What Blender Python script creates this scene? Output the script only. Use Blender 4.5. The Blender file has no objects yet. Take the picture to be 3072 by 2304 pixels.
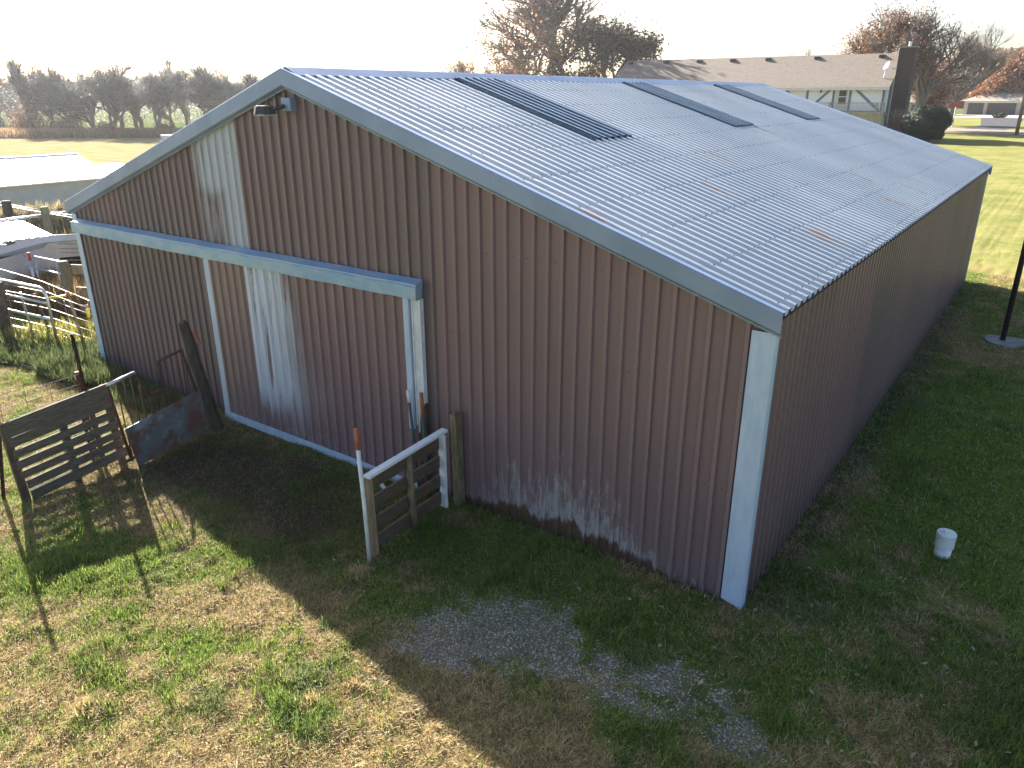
import bpy, math, random
import numpy as np
from mathutils import Vector, Matrix, Euler
random.seed(7); rng = np.random.default_rng(11)
R = math.radians
S = bpy.context.scene
COL = S.collection

# ---------------------------------------------------------------- camera
cam_d = bpy.data.cameras.new('camera'); cam = bpy.data.objects.new('camera', cam_d); COL.objects.link(cam)
cam.location = (1.5688, -5.5141, 4.1159); cam.rotation_euler = (R(69.028), R(0.1), R(35.795))
cam_d.sensor_width = 36; cam_d.lens = 26.445; cam_d.clip_start = .05; cam_d.clip_end = 3000
S.camera = cam
# ---------------------------------------------------------------- light
SUN = Vector((-1.87, .68, 1.0)).normalized()
EL = math.asin(SUN.z); AZ = math.atan2(SUN.x, SUN.y)
w = bpy.data.worlds.new("World"); S.world = w; w.use_nodes = True
nt = w.node_tree; nt.nodes.clear()
sky = nt.nodes.new('ShaderNodeTexSky'); sky.sky_type = 'NISHITA'; sky.sun_disc = False
sky.sun_elevation = EL; sky.sun_rotation = AZ; sky.altitude = 300; sky.air_density = 1.0; sky.dust_density = 3.0; sky.ozone_density = 1.5
bg = nt.nodes.new('ShaderNodeBackground'); bg.inputs['Strength'].default_value = .055
wo = nt.nodes.new('ShaderNodeOutputWorld')
nt.links.new(sky.outputs[0], bg.inputs[0]); nt.links.new(bg.outputs[0], wo.inputs[0])
sl_d = bpy.data.lights.new('sun', 'SUN'); sl_d.energy = 5.0; sl_d.angle = R(.53); sl_d.color = (1, .93, .82)
sl_o = bpy.data.objects.new('sun', sl_d); COL.objects.link(sl_o); sl_o.rotation_euler = (-SUN).to_track_quat('-Z', 'Y').to_euler()
S.view_settings.view_transform = 'Standard'; S.view_settings.look = 'None'; S.view_settings.exposure = 2.3; S.view_settings.gamma = 1
S.cycles.max_bounces = 6; S.cycles.diffuse_bounces = 3; S.cycles.glossy_bounces = 3; S.cycles.transmission_bounces = 3
S.cycles.volume_bounces = 0

# ---------------------------------------------------------------- node helper
class NT:
    def __init__(s, name):
        s.m = bpy.data.materials.new(name); s.m.use_nodes = True; s.t = s.m.node_tree; s.t.nodes.clear()
        s.out = s.n('ShaderNodeOutputMaterial'); s._g = s._o = None
    def n(s, k, **kw):
        x = s.t.nodes.new(k)
        for a, b in kw.items(): setattr(x, a, b)
        return x
    def set(s, sock, v):
        if isinstance(v, bpy.types.NodeSocket): s.t.links.new(v, sock)
        elif isinstance(v, (tuple, list)) and len(v) == 3 and sock.type == 'RGBA': sock.default_value = (*v, 1)
        else: sock.default_value = v
    def pos(s):
        if s._g is None: s._g = s.n('ShaderNodeNewGeometry').outputs['Position']
        return s._g
    def obj(s):
        if s._o is None: s._o = s.n('ShaderNodeTexCoord').outputs['Object']
        return s._o
    def sep(s, v):
        x = s.n('ShaderNodeSeparateXYZ'); s.set(x.inputs[0], v); return x.outputs
    def scale(s, v, k, off=(0, 0, 0)):
        x = s.n('ShaderNodeMapping'); s.set(x.inputs[0], v); x.inputs['Scale'].default_value = k; x.inputs['Location'].default_value = off; return x.outputs[0]
    def noise(s, v, sc=1, det=3, rough=.55, dist=0):
        x = s.n('ShaderNodeTexNoise'); s.set(x.inputs['Vector'], v); x.inputs['Scale'].default_value = sc; x.inputs['Detail'].default_value = det
        x.inputs['Roughness'].default_value = rough; x.inputs['Distortion'].default_value = dist; return x.outputs['Fac']
    def math(s, op, a, b=0.0, c=0.0, clamp=False):
        x = s.n('ShaderNodeMath', operation=op, use_clamp=clamp)
        s.set(x.inputs[0], a); s.set(x.inputs[1], b); s.set(x.inputs[2], c); return x.outputs[0]
    def step(s, v, a, b, lo=0.0, hi=1.0):
        x = s.n('ShaderNodeMapRange', interpolation_type='SMOOTHSTEP'); s.set(x.inputs[0], v)
        x.inputs[1].default_value = a; x.inputs[2].default_value = b; x.inputs[3].default_value = lo; x.inputs[4].default_value = hi; return x.outputs[0]
    def lin(s, v, a, b, lo=0.0, hi=1.0):
        x = s.n('ShaderNodeMapRange'); s.set(x.inputs[0], v)
        x.inputs[1].default_value = a; x.inputs[2].default_value = b; x.inputs[3].default_value = lo; x.inputs[4].default_value = hi; return x.outputs[0]
    def mix(s, f, a, b):
        x = s.n('ShaderNodeMix', data_type='RGBA'); s.set(x.inputs[0], f); s.set(x.inputs[6], a); s.set(x.inputs[7], b); return x.outputs[2]
    def bump(s, h, st=.3, d=.01):
        x = s.n('ShaderNodeBump'); x.inputs['Strength'].default_value = st; x.inputs['Distance'].default_value = d; s.set(x.inputs['Height'], h); return x.outputs[0]
    def bsdf(s, col, rough=.6, metal=0.0, bump=None, spec=.5, trans=0):
        x = s.n('ShaderNodeBsdfPrincipled'); s.set(x.inputs['Base Color'], col); s.set(x.inputs['Roughness'], rough); s.set(x.inputs['Metallic'], metal)
        x.inputs['Specular IOR Level'].default_value = spec
        if bump is not None: s.set(x.inputs['Normal'], bump)
        o = x.outputs[0]
        if trans:
            t = s.n('ShaderNodeBsdfTranslucent'); s.set(t.inputs[0], col); m = s.n('ShaderNodeMixShader'); m.inputs[0].default_value = trans
            s.t.links.new(o, m.inputs[1]); s.t.links.new(t.outputs[0], m.inputs[2]); o = m.outputs[0]
        s.t.links.new(o, s.out.inputs[0]); return s.m

def simple(name, a, b=None, rough=.6, metal=0.0, sc=6, stretch=(1, 1, 1), bump=.15, thr=(.35, .65), spec=.5, det=4):
    t = NT(name); b = b or tuple(c * .7 for c in a)
    v = t.scale(t.obj(), stretch)
    n = t.noise(v, sc, det, .65); c = t.mix(t.step(n, thr[0], thr[1]), a, b)
    return t.bsdf(c, rough, metal, t.bump(n, bump, .01), spec)

M = {}
# painted steel wall sheets, weathered
WHITE_TOP = [(-4.2, 0), (-3.2, .08), (-2.95, .32), (-2.68, .40), (-2.57, .64), (-2.4, .68), (-2.24, .54), (-2.12, .66), (-1.97, .80), (-1.84, .92), (-1.69, .76), (-1.54, .74), (-1.38, .65), (-1.24, .64), (-1.11, .5), (-.96, .3), (-.61, .08), (-.1, 0)]
RUST_TOP = [(-4.2, 0), (-3.2, .10), (-2.71, .16), (-2.4, .27), (-2.24, .31), (-2.07, .15), (-1.96, .27), (-1.67, .30), (-1.57, .18), (-1.39, .28), (-1.23, .24), (-1.09, .18), (-.93, .15), (-.79, .1), (-.6, .02), (-.1, 0)]
def wall_mat(name, axis, kind):
    t = NT(name); xyz = t.sep(t.pos()); x, z = xyz[axis], xyz[2]
    panel = t.math('FLOOR', t.math('DIVIDE', x, .9144))
    wn = t.n('ShaderNodeTexWhiteNoise', noise_dimensions='1D'); t.set(wn.inputs['W'], panel)
    big = t.noise(t.scale(t.pos(), (.55, .55, .35)), 1, 3, .5)
    base = t.mix(t.step(big, .35, .68), (.144, .107, .118), (.194, .123, .137))
    base = t.mix(t.math('MULTIPLY', t.step(wn.outputs[0], .25, .85), .6), base, (.225, .138, .146))
    # rain streaks
    st = t.noise(t.scale(t.pos(), (28, 28, .7)), 1, 3, .6)
    base = t.mix(t.math('MULTIPLY', t.step(st, .5, .8), .13), base, (.25, .19, .18))
    rb = t.math('FRACT', t.math('DIVIDE', x, .1524)); base = t.mix(t.math('MULTIPLY', t.math('MULTIPLY', t.step(rb, .62, .70), t.step(rb, .90, .84)), .16), base, (.33, .26, .25))  # painted highlight: a paler band along each rib crest
    base = t.mix(t.math('MULTIPLY', t.step(t.math('ABSOLUTE', t.math('SUBTRACT', t.math('FRACT', t.math('DIVIDE', x, .9144)), .985)), .010, .003), .5), base, (.07, .055, .05))
    fine = t.noise(t.pos(), 60, 2, .7)
    base = t.mix(t.math('MULTIPLY', t.step(fine, .62, .8), .25), base, (.25, .2, .2))
    white = (.56, .61, .70)
    if kind == 'front':
        chalk = t.noise(t.scale(t.pos(), (9, 9, 1.3)), 1, 4, .6)
        edge = t.math('ADD', x, t.math('MULTIPLY', t.math('SUBTRACT', chalk, .5), .35))
        m = t.math('MULTIPLY', t.step(edge, -7.28, -7.0), t.math('LESS_THAN', x, -6.315))
        m = t.math('MULTIPLY', m, t.math('GREATER_THAN', z, 2.3))
        low = t.math('MAXIMUM', t.step(x, -6.9, -6.55), t.math('MAXIMUM', t.step(z, 2.85, 3.15), t.step(chalk, .45, .6, 0, .55)))
        m = t.math('MULTIPLY', m, low)
        rib = t.math('PINGPONG', x, .0762)
        m = t.math('MULTIPLY', m, t.step(chalk, .2, .42, .72, 1))
        base = t.mix(m, base, white)
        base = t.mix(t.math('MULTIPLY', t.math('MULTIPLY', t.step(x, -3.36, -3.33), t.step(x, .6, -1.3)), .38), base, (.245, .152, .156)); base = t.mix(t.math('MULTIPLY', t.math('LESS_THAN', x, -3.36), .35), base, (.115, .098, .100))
        # peeling paint and rust at the foot: heights along the wall follow what is there
        def curve(pts, x0, x1, zm):
            c_ = t.n('ShaderNodeFloatCurve'); cv = c_.mapping.curves[0]
            pts = sorted(((p[0] - x0) / (x1 - x0), p[1] / zm) for p in pts)
            cv.points[0].location = pts[0]; cv.points[-1].location = pts[-1]
            for p in pts[1:-1]: cv.points.new(*p)
            for p in cv.points: p.handle_type = 'VECTOR'
            c_.mapping.update(); t.set(c_.inputs['Value'], t.math('DIVIDE', t.math('SUBTRACT', x, x0), x1 - x0)); return t.math('MULTIPLY', c_.outputs[0], zm)
        pk = t.noise(t.scale(t.pos(), (11, 11, 1.6)), 1, 5, .7)
        pk2 = t.noise(t.scale(t.pos(), (22, 22, 6)), 1, 5, .75); pk3 = t.noise(t.scale(t.pos(), (34, 34, 2.2)), 1, 3, .6)
        wz = curve(WHITE_TOP, -4.2, -.1, 1.2); rz = t.math('MULTIPLY', curve(RUST_TOP, -4.2, -.1, 1.2), .75)
        wz = t.math('ADD', t.math('MULTIPLY', wz, 1.15), t.math('MULTIPLY', t.math('SUBTRACT', pk, .5), .55)); rz2 = t.math('ADD', rz, t.math('ADD', t.math('MULTIPLY', t.math('SUBTRACT', pk, .5), .25), t.math('MULTIPLY', t.math('SUBTRACT', pk3, .5), .22)))
        rel = t.math('DIVIDE', t.math('SUBTRACT', z, rz2), t.math('MAXIMUM', t.math('SUBTRACT', wz, rz2), .03))
        thr = t.lin(rel, 0, 1, .44, .585)
        pw = t.math('MULTIPLY', t.step(t.math('SUBTRACT', t.math('ADD', t.math('MULTIPLY', pk2, .6), t.math('MULTIPLY', pk3, .4)), thr), -.05, .08), t.step(rel, 1.25, .9))
        pw = t.math('MULTIPLY', pw, t.math('GREATER_THAN', wz, .03)); pw = t.math('MULTIPLY', pw, t.step(x, -3.0, -2.15, .3, 1))
        base = t.mix(t.math('MULTIPLY', pw, .68), base, (.37, .38, .39))
        rw = t.step(t.math('SUBTRACT', rz2, z), -.02, .03)
        rust = t.mix(t.step(pk2, .38, .62), (.060, .038, .020), (.115, .058, .028))
        base = t.mix(t.math('MULTIPLY', rw, .92), base, rust)
        base = t.mix(t.math('MULTIPLY', t.step(z, .14, .0), .6), base, (.06, .05, .042))
    elif kind == 'door':
        chalk = t.noise(t.scale(t.pos(), (8, 8, 1.1)), 1, 4, .6)
        base = t.mix(t.lin(t.step(x, -6.3, -6.45), 0, 1, .12, .75), base, (.265, .185, .172))
        edge = t.math('ADD', x, t.math('MULTIPLY', t.math('SUBTRACT', chalk, .5), .5))
        right = t.math('ADD', edge, t.math('MULTIPLY', z, .05)); rbb = t.math('FRACT', t.math('DIVIDE', x, .1524))
        m = t.math('MULTIPLY', t.math('GREATER_THAN', x, -6.36), t.step(right, -5.25, -5.75)); m = t.math('MULTIPLY', m, t.math('MAXIMUM', t.step(chalk, .36, .50), t.step(rbb, .45, .55)))
        m = t.math('MULTIPLY', m, t.step(t.math('ADD', z, chalk), .75, 1.25))
        base = t.mix(t.math('MULTIPLY', m, .92), base, white)
        # soft chalky halo low on the door
        d = t.math('ADD', t.math('ABSOLUTE', t.math('ADD', x, 5.7)), t.math('ABSOLUTE', t.math('MULTIPLY', t.math('SUBTRACT', z, .75), .9)))
        base = t.mix(t.math('MULTIPLY', t.step(d, 1.1, .1), t.step(chalk, .35, .7, .1, .5)), base, (.36, .36, .39))
        pk2 = t.noise(t.scale(t.pos(), (30, 30, 10)), 1, 4, .7)
        base = t.mix(t.math('MULTIPLY', t.step(z, .4, .0), t.step(pk2, .52, .68)), base, (.4, .4, .42))
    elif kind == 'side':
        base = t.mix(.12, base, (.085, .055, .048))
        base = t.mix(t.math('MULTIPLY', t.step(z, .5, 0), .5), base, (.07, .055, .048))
    rgh = t.lin(fine, .3, .7, .32, .48)
    oil = t.noise(t.scale(t.pos(), (1.2, 1.2, .9)), 1, 2, .5)
    dent = t.math('ADD', t.math('MULTIPLY', oil, 1.0), t.math('MULTIPLY', t.math('SINE', t.math('MULTIPLY', z, 10.3)), .03))
    return t.bsdf(base, rgh, 0.0, t.bump(dent, .85, .02), .45)
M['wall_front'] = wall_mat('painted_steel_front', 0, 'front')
M['wall_door'] = wall_mat('painted_steel_door', 0, 'door')
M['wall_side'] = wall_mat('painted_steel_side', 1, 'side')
# galvanised roof
t = NT('galvanised_roof'); xyz = t.sep(t.pos())
n1 = t.noise(t.pos(), .5, 3, .5); n2 = t.noise(t.scale(t.pos(), (1.2, 22, 1)), 1, 3, .6)
wn = t.n('ShaderNodeTexWhiteNoise', noise_dimensions='1D'); t.set(wn.inputs['W'], t.math('FLOOR', t.math('DIVIDE', xyz[1], .9144)))
c = t.mix(t.step(n1, .3, .7), (.62, .62, .60), (.74, .73, .70)); c = t.mix(t.math('MULTIPLY', wn.outputs[0], .35), c, (.50, .52, .53))
c = t.mix(t.math('MULTIPLY', t.step(n2, .5, .75), .3), c, (.48, .46, .42))
# short rust runs, each on one rib
cell = t.n('ShaderNodeCombineXYZ'); t.set(cell.inputs[0], t.math('FLOOR', t.math('DIVIDE', xyz[0], .62))); t.set(cell.inputs[1], t.math('FLOOR', t.math('DIVIDE', xyz[1], .1524)))
wc = t.n('ShaderNodeTexWhiteNoise', noise_dimensions='2D'); t.set(wc.inputs['Vector'], cell.outputs[0])
fx = t.math('FRACT', t.math('DIVIDE', xyz[0], .62)); rn = t.noise(t.scale(t.pos(), (7, 40, 1)), 1, 3, .6)
rm = t.math('MULTIPLY', t.math('GREATER_THAN', wc.outputs[0], .98), t.math('MULTIPLY', t.step(fx, .06, .22), t.step(fx, .82, .6)))
rm = t.math('MULTIPLY', rm, t.step(rn, .35, .55)); rm = t.math('MULTIPLY', rm, t.math('LESS_THAN', xyz[1], 9.0)); rm = t.math('MULTIPLY', rm, t.math('GREATER_THAN', xyz[0], -3.2))
c = t.mix(t.math('MULTIPLY', rm, .7), c, (.30, .17, .12))
M['roof'] = t.bsdf(c, t.lin(n1, .2, .8, .37, .47), t.math('SUBTRACT', .86, t.math('MULTIPLY', rm, .8)), t.bump(t.noise(t.pos(), 3, 2, .5), .25, .01))
M['trim'] = simple('galvanised_trim', (.245, .32, .47), (.195, .265, .40), .5, .4, 1.3, (1, 1, 1), .2)  # blue tint in the base colour imitates reflected sky
M['trim_pale'] = simple('white_painted_trim', (.46, .57, .73), (.38, .49, .64), .5, .1, 2.2, (4, 4, 1), .15)  # white trim, with the blue sky reflection put into its colour
M['track'] = simple('galvanised_track', (.20, .35, .55), (.30, .42, .56), .45, .35, 2.2, (1.3, 1, 3), .3)  # sky reflection tinted into the galvanised colour here too
M['skylight'] = simple('dark_blue_fibreglass', (.032, .070, .115), (.055, .105, .165), .2, 0.0, 3, (1, 8, 1), .2)
M['screw'] = simple('dull_screws', (.10, .10, .10), (.16, .16, .16), .6, .3)
M['black'] = simple('black_metal', (.02, .02, .022), (.035, .035, .035), .5)
M['wood_old'] = simple('weathered_wood', (.115, .088, .062), (.055, .042, .032), .8, 0, 5, (1, 1, 1), .5)
M['wood_board'] = simple('brown_board', (.125, .082, .054), (.07, .048, .035), .75, 0, 7, (1, 1, 6), .4)
M['wood_post'] = simple('treated_post', (.21, .165, .10), (.11, .085, .05), .8, 0, 9, (3, 3, .7), .5)
M['wood_tan'] = simple('tan_wood', (.33, .25, .16), (.22, .155, .09), .8, 0, 8, (3, 3, .6), .4)
M['wood_green'] = simple('mossy_post', (.17, .17, .10), (.11, .105, .07), .85, 0, 8, (3, 3, .6), .4)
M['wood_dark'] = simple('rotten_dark_wood', (.034, .027, .023), (.075, .058, .042), .9, 0, 7, (3, 3, .6), .9)
M['grey_board'] = simple('grey_weathered_board', (.14, .12, .098), (.08, .068, .055), .85, 0, 6, (1, 1.5, 9), .6)
M['white_flaky'] = simple('flaky_white_paint', (.66, .70, .74), (.22, .19, .17), .6, 0, 9, (5, 1.2, 5), .3, (.60, .68))
M['white'] = simple('white_paint', (.68, .70, .72), (.55, .57, .6), .55, 0, 8)
M['orange'] = simple('orange_paint', (.38, .11, .04), (.25, .08, .04), .6, 0, 12)
M['redtip'] = simple('red_paint', (.42, .06, .05), (.3, .07, .06), .6)
M['yellow'] = simple('yellow_plastic', (.75, .62, .03), (.6, .5, .03), .4)
M['greensteel'] = simple('green_stake', (.05, .075, .06), (.08, .09, .08), .6, .3)
M['rust'] = simple('rusty_steel', (.13, .05, .028), (.06, .03, .024), .8, .2, 20)
M['darkrust'] = simple('dark_rusty_steel', (.055, .026, .020), (.03, .018, .016), .8, .2, 14)
M['pipe'] = simple('galvanised_pipe', (.62, .64, .68), (.45, .47, .5), .38, .8, 10)
M['wire'] = simple('steel_wire', (.42, .40, .37), (.28, .24, .2), .5, .6, 20)
t = NT('stained_sheet_metal'); a = t.noise(t.pos(), 3.2, 4, .6, .4); b = t.noise(t.scale(t.pos(), (1, 1, 1), (5, 2, 1)), 2.6, 4, .6)
c = t.mix(t.step(a, .42, .60), (.17, .185, .20), (.17, .085, .06)); c = t.mix(t.step(b, .54, .7), c, (.30, .36, .39))
M['sheet'] = t.bsdf(c, .55, .3, t.bump(a, .2, .01))
M['pvc'] = simple('white_pvc', (.70, .74, .77), (.60, .64, .66), .3, 0, 9)
M['concrete'] = simple('concrete', (.30, .29, .27), (.20, .19, .175), .9, 0, 5)
M['steel_pole'] = simple('brown_steel_pole', (.05, .035, .032), (.03, .024, .024), .6, .3)
M['glass'] = simple('dark_glass', (.03, .04, .05), (.05, .06, .07), .12)
M['lampglass'] = simple('lamp_glass', (.35, .38, .42), (.25, .28, .3), .15)
M['utilpole'] = simple('utility_pole_wood', (.24, .20, .16), (.17, .14, .11), .8, 0, 4, (1, 1, .2))
M['shedroof'] = simple('bright_shed_roof', (.93, .93, .92), (.88, .88, .88), .5, .55, 1, (1, 1, 1), .1)
M['shedwall'] = simple('grey_shed_wall', (.48, .51, .51), (.40, .43, .43), .6, .1, 1.2)
M['shedtan'] = simple('tan_shed_panel', (.60, .57, .48), (.5, .48, .42), .6, 0, 2)
M['shedfascia'] = simple('blue_grey_fascia', (.48, .57, .68), (.40, .48, .58), .5, .3, 2)
M['opening_shade'] = simple('painted_interior_shade', (.01, .01, .01), (.015, .014, .013), .9)
# house
t = NT('shingles'); br = t.n('ShaderNodeTexBrick'); v = t.scale(t.pos(), (1, 1, 1)); sx = t.sep(t.pos())
cb = t.n('ShaderNodeCombineXYZ'); t.set(cb.inputs[0], sx[0]); t.set(cb.inputs[1], t.math('MULTIPLY', sx[1], 1.2)); t.set(br.inputs['Vector'], cb.outputs[0])
br.inputs['Scale'].default_value = 1; br.inputs['Brick Width'].default_value = .33; br.inputs['Row Height'].default_value = .17; br.inputs['Mortar Size'].default_value = .012
t.set(br.inputs['Color1'], (.225, .18, .145)); t.set(br.inputs['Color2'], (.15, .122, .10)); t.set(br.inputs['Mortar'], (.11, .09, .08))
nn = t.noise(t.pos(), 4, 4, .7); M['shingles'] = t.bsdf(t.mix(t.step(nn, .35, .7), br.outputs[0], (.20, .165, .135)), .9)
t = NT('chimney_brick'); br = t.n('ShaderNodeTexBrick'); cb = t.n('ShaderNodeCombineXYZ'); sx = t.sep(t.pos())
t.set(cb.inputs[0], t.math('ADD', sx[0], sx[1])); t.set(cb.inputs[1], sx[2]); t.set(br.inputs['Vector'], cb.outputs[0]); br.inputs['Scale'].default_value = 1
br.inputs['Brick Width'].default_value = .22; br.inputs['Row Height'].default_value = .085; br.inputs['Mortar Size'].default_value = .01
t.set(br.inputs['Color1'], (.060, .028, .025)); t.set(br.inputs['Color2'], (.03, .016, .016)); t.set(br.inputs['Mortar'], (.07, .055, .05)); M['brick'] = t.bsdf(br.outputs[0], .85)
M['stucco'] = simple('white_stucco', (.82, .85, .85), (.76, .80, .80), .8, 0, 3)
M['timber'] = simple('blue_grey_timber', (.16, .22, .27), (.12, .17, .21), .7)
M['fascia'] = simple('cream_fascia', (.62, .64, .60), (.52, .54, .5), .6)
M['deckwood'] = simple('deck_wood', (.36, .32, .26), (.24, .21, .17), .8, 0, 5)
M['garwall'] = simple('tan_garage_wall', (.42, .35, .30), (.36, .30, .26), .7)
M['gardoor'] = simple('brown_garage_door', (.07, .055, .055), (.05, .04, .042), .6)
M['garroof'] = simple('tan_shingle_roof', (.36, .32, .26), (.27, .24, .20), .9, 0, 2)
M['asphalt'] = simple('asphalt', (.085, .085, .095), (.06, .06, .066), .95, 0, 1, spec=.05)
M['road'] = simple('gravel_road', (.29, .235, .21), (.22, .18, .165), .95, 0, 1, spec=.05)
M['conc_drive'] = simple('concrete_drive', (.55, .50, .44), (.46, .42, .37), .95, 0, 1, spec=.05)
def attr_mat(name, rough=.7, trans=.3, spec=.25, var=True):
    t = NT(name); a = t.n('ShaderNodeAttribute', attribute_name='tint'); return t.bsdf(a.outputs['Color'], rough, 0, None, spec, trans)
M['blades'] = attr_mat('grass_blades', .55, .35, .35)
M['leaf'] = attr_mat('leaf_mix', .6, .3, .3)
M['stone'] = attr_mat('gravel_stone', .8, 0, .3)
def bark(name, a, b): return simple(name, a, b, .9, 0, 6, (1, 1, .3), .4)
M['bark'] = bark('bark_grey', (.16, .135, .12), (.10, .085, .075))  # grey lightened, some distance haze put into the bark colour
M['bark_pale'] = bark('bark_pale', (.20, .17, .15), (.13, .11, .10))

# ---------------------------------------------------------------- noise for placing things
def _h(i, j, s): 
    v = np.sin(i * 127.1 + j * 311.7 + s * 74.7) * 43758.5453; return v - np.floor(v)
def vn(x, y, s=0):
    xi, yi = np.floor(x), np.floor(y); fx, fy = x - xi, y - yi; fx = fx * fx * (3 - 2 * fx); fy = fy * fy * (3 - 2 * fy)
    a, b, c, d = _h(xi, yi, s), _h(xi + 1, yi, s), _h(xi, yi + 1, s), _h(xi + 1, yi + 1, s)
    return (a * (1 - fx) + b * fx) * (1 - fy) + (c * (1 - fx) + d * fx) * fy
def fbm(x, y, s=0, o=4):
    r = 0; a = .5; t = 0
    for k in range(o): r = r + a * vn(x * 2 ** k, y * 2 ** k, s + k * 13); t += a; a *= .5
    return r / t
def ss(v, a, b):
    t = np.clip((v - a) / (b - a), 0, 1); return t * t * (3 - 2 * t)
def blob(x, y, cx, cy, rx, ry, rot=0):
    c, s = math.cos(rot), math.sin(rot); u = ((x - cx) * c + (y - cy) * s) / rx; v = (-(x - cx) * s + (y - cy) * c) / ry
    return np.exp(-(u * u + v * v))
# ground cover fields: how green, how bare, how much gravel at a place
def f_green(x, y):
    g = fbm(x * .9, y * .9, 3) * .62 + fbm(x * 3.0, y * 3.0, 5, 4) * .62 - .10
    g = g + .18 * ss(x - .9 * y, -2.2, .6) * ss(y, -2.6, -1.4)
    g = g + .38 * blob(x, y, -2.0, -.75, 1.4, .45) + .25 * blob(x, y, -5.2, -3.0, 2.8, .5, -.15) + .18 * blob(x, y, -3.0, -3.2, .7, .5) + .15 * blob(x, y, .6, -.2, .8, .7)
    g = g - .30 * blob(x, y, -2.2, -3.7, 1.4, .6, -.2) - .16 * blob(x, y, -5, -4.2, 2.5, .6) - .28 * blob(x, y, .3, -2.2, 1.6, .8) - .18 * blob(x, y, -2.8, -2.4, 1, .5)
    g = g - .20 * blob(x, y, -6.5, -1.9, 1.0, .8) + .2 * blob(x, y, 2, 4, 2.2, 4)
    g = g - .17 * blob(x, y, 1.3, -.9, .9, .7) - .15 * blob(x, y, 2.1, .6, .7, 1.2)
    return g
def f_bare(x, y):
    b = 1.05 * blob(x, y, -5.2, -.9, 1.9, .9) + .5 * blob(x, y, -6.4, -1.2, .9, .8) + .55 * blob(x, y, .12, 7, .28, 9) + .45 * blob(x, y, 2.2, -.2, .8, .6) + .4 * blob(x, y, -3.9, -1.6, 1, .5)
    return b * (.55 + .9 * fbm(x * 2.2, y * 2.2, 21, 3))
def f_gravel(x, y):
    g = 1.25 * blob(x, y, -1.68, -1.72, .50, .42, .2) + 1.0 * blob(x, y, -1.28, -1.28, .50, .40) + .24 * blob(x, y, -.1, -1.5, 1.0, .5, .1) + .5 * blob(x, y, -1.95, -1.9, .3, .3) + .40 * blob(x, y, -.45, -1.5, .55, .35) + .5 * blob(x, y, .15, -1.15, .5, .3) + .62 * blob(x, y, .62, -1.45, .28, .22) + .35 * blob(x, y, -.5, -1.15, .9, .4)
    g = g + .35 * blob(x, y, -1.6, -.75, .4, .12) + .35 * blob(x, y, .28, .25, .25, .3)
    return g * (.12 + 1.35 * fbm(x * 7, y * 7, 33, 4))
STRAW = np.array([.52, .39, .18]); STRAW2 = np.array([.62, .51, .28]); BROWN = np.array([.24, .165, .09]); GREEN = np.array([.13, .21, .030]); GREEN2 = np.array([.30, .36, .08]); DKGREEN = np.array([.06, .13, .03]); SOIL = np.array([.040, .032, .027]); GRIT = np.array([.32, .28, .235])

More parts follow.
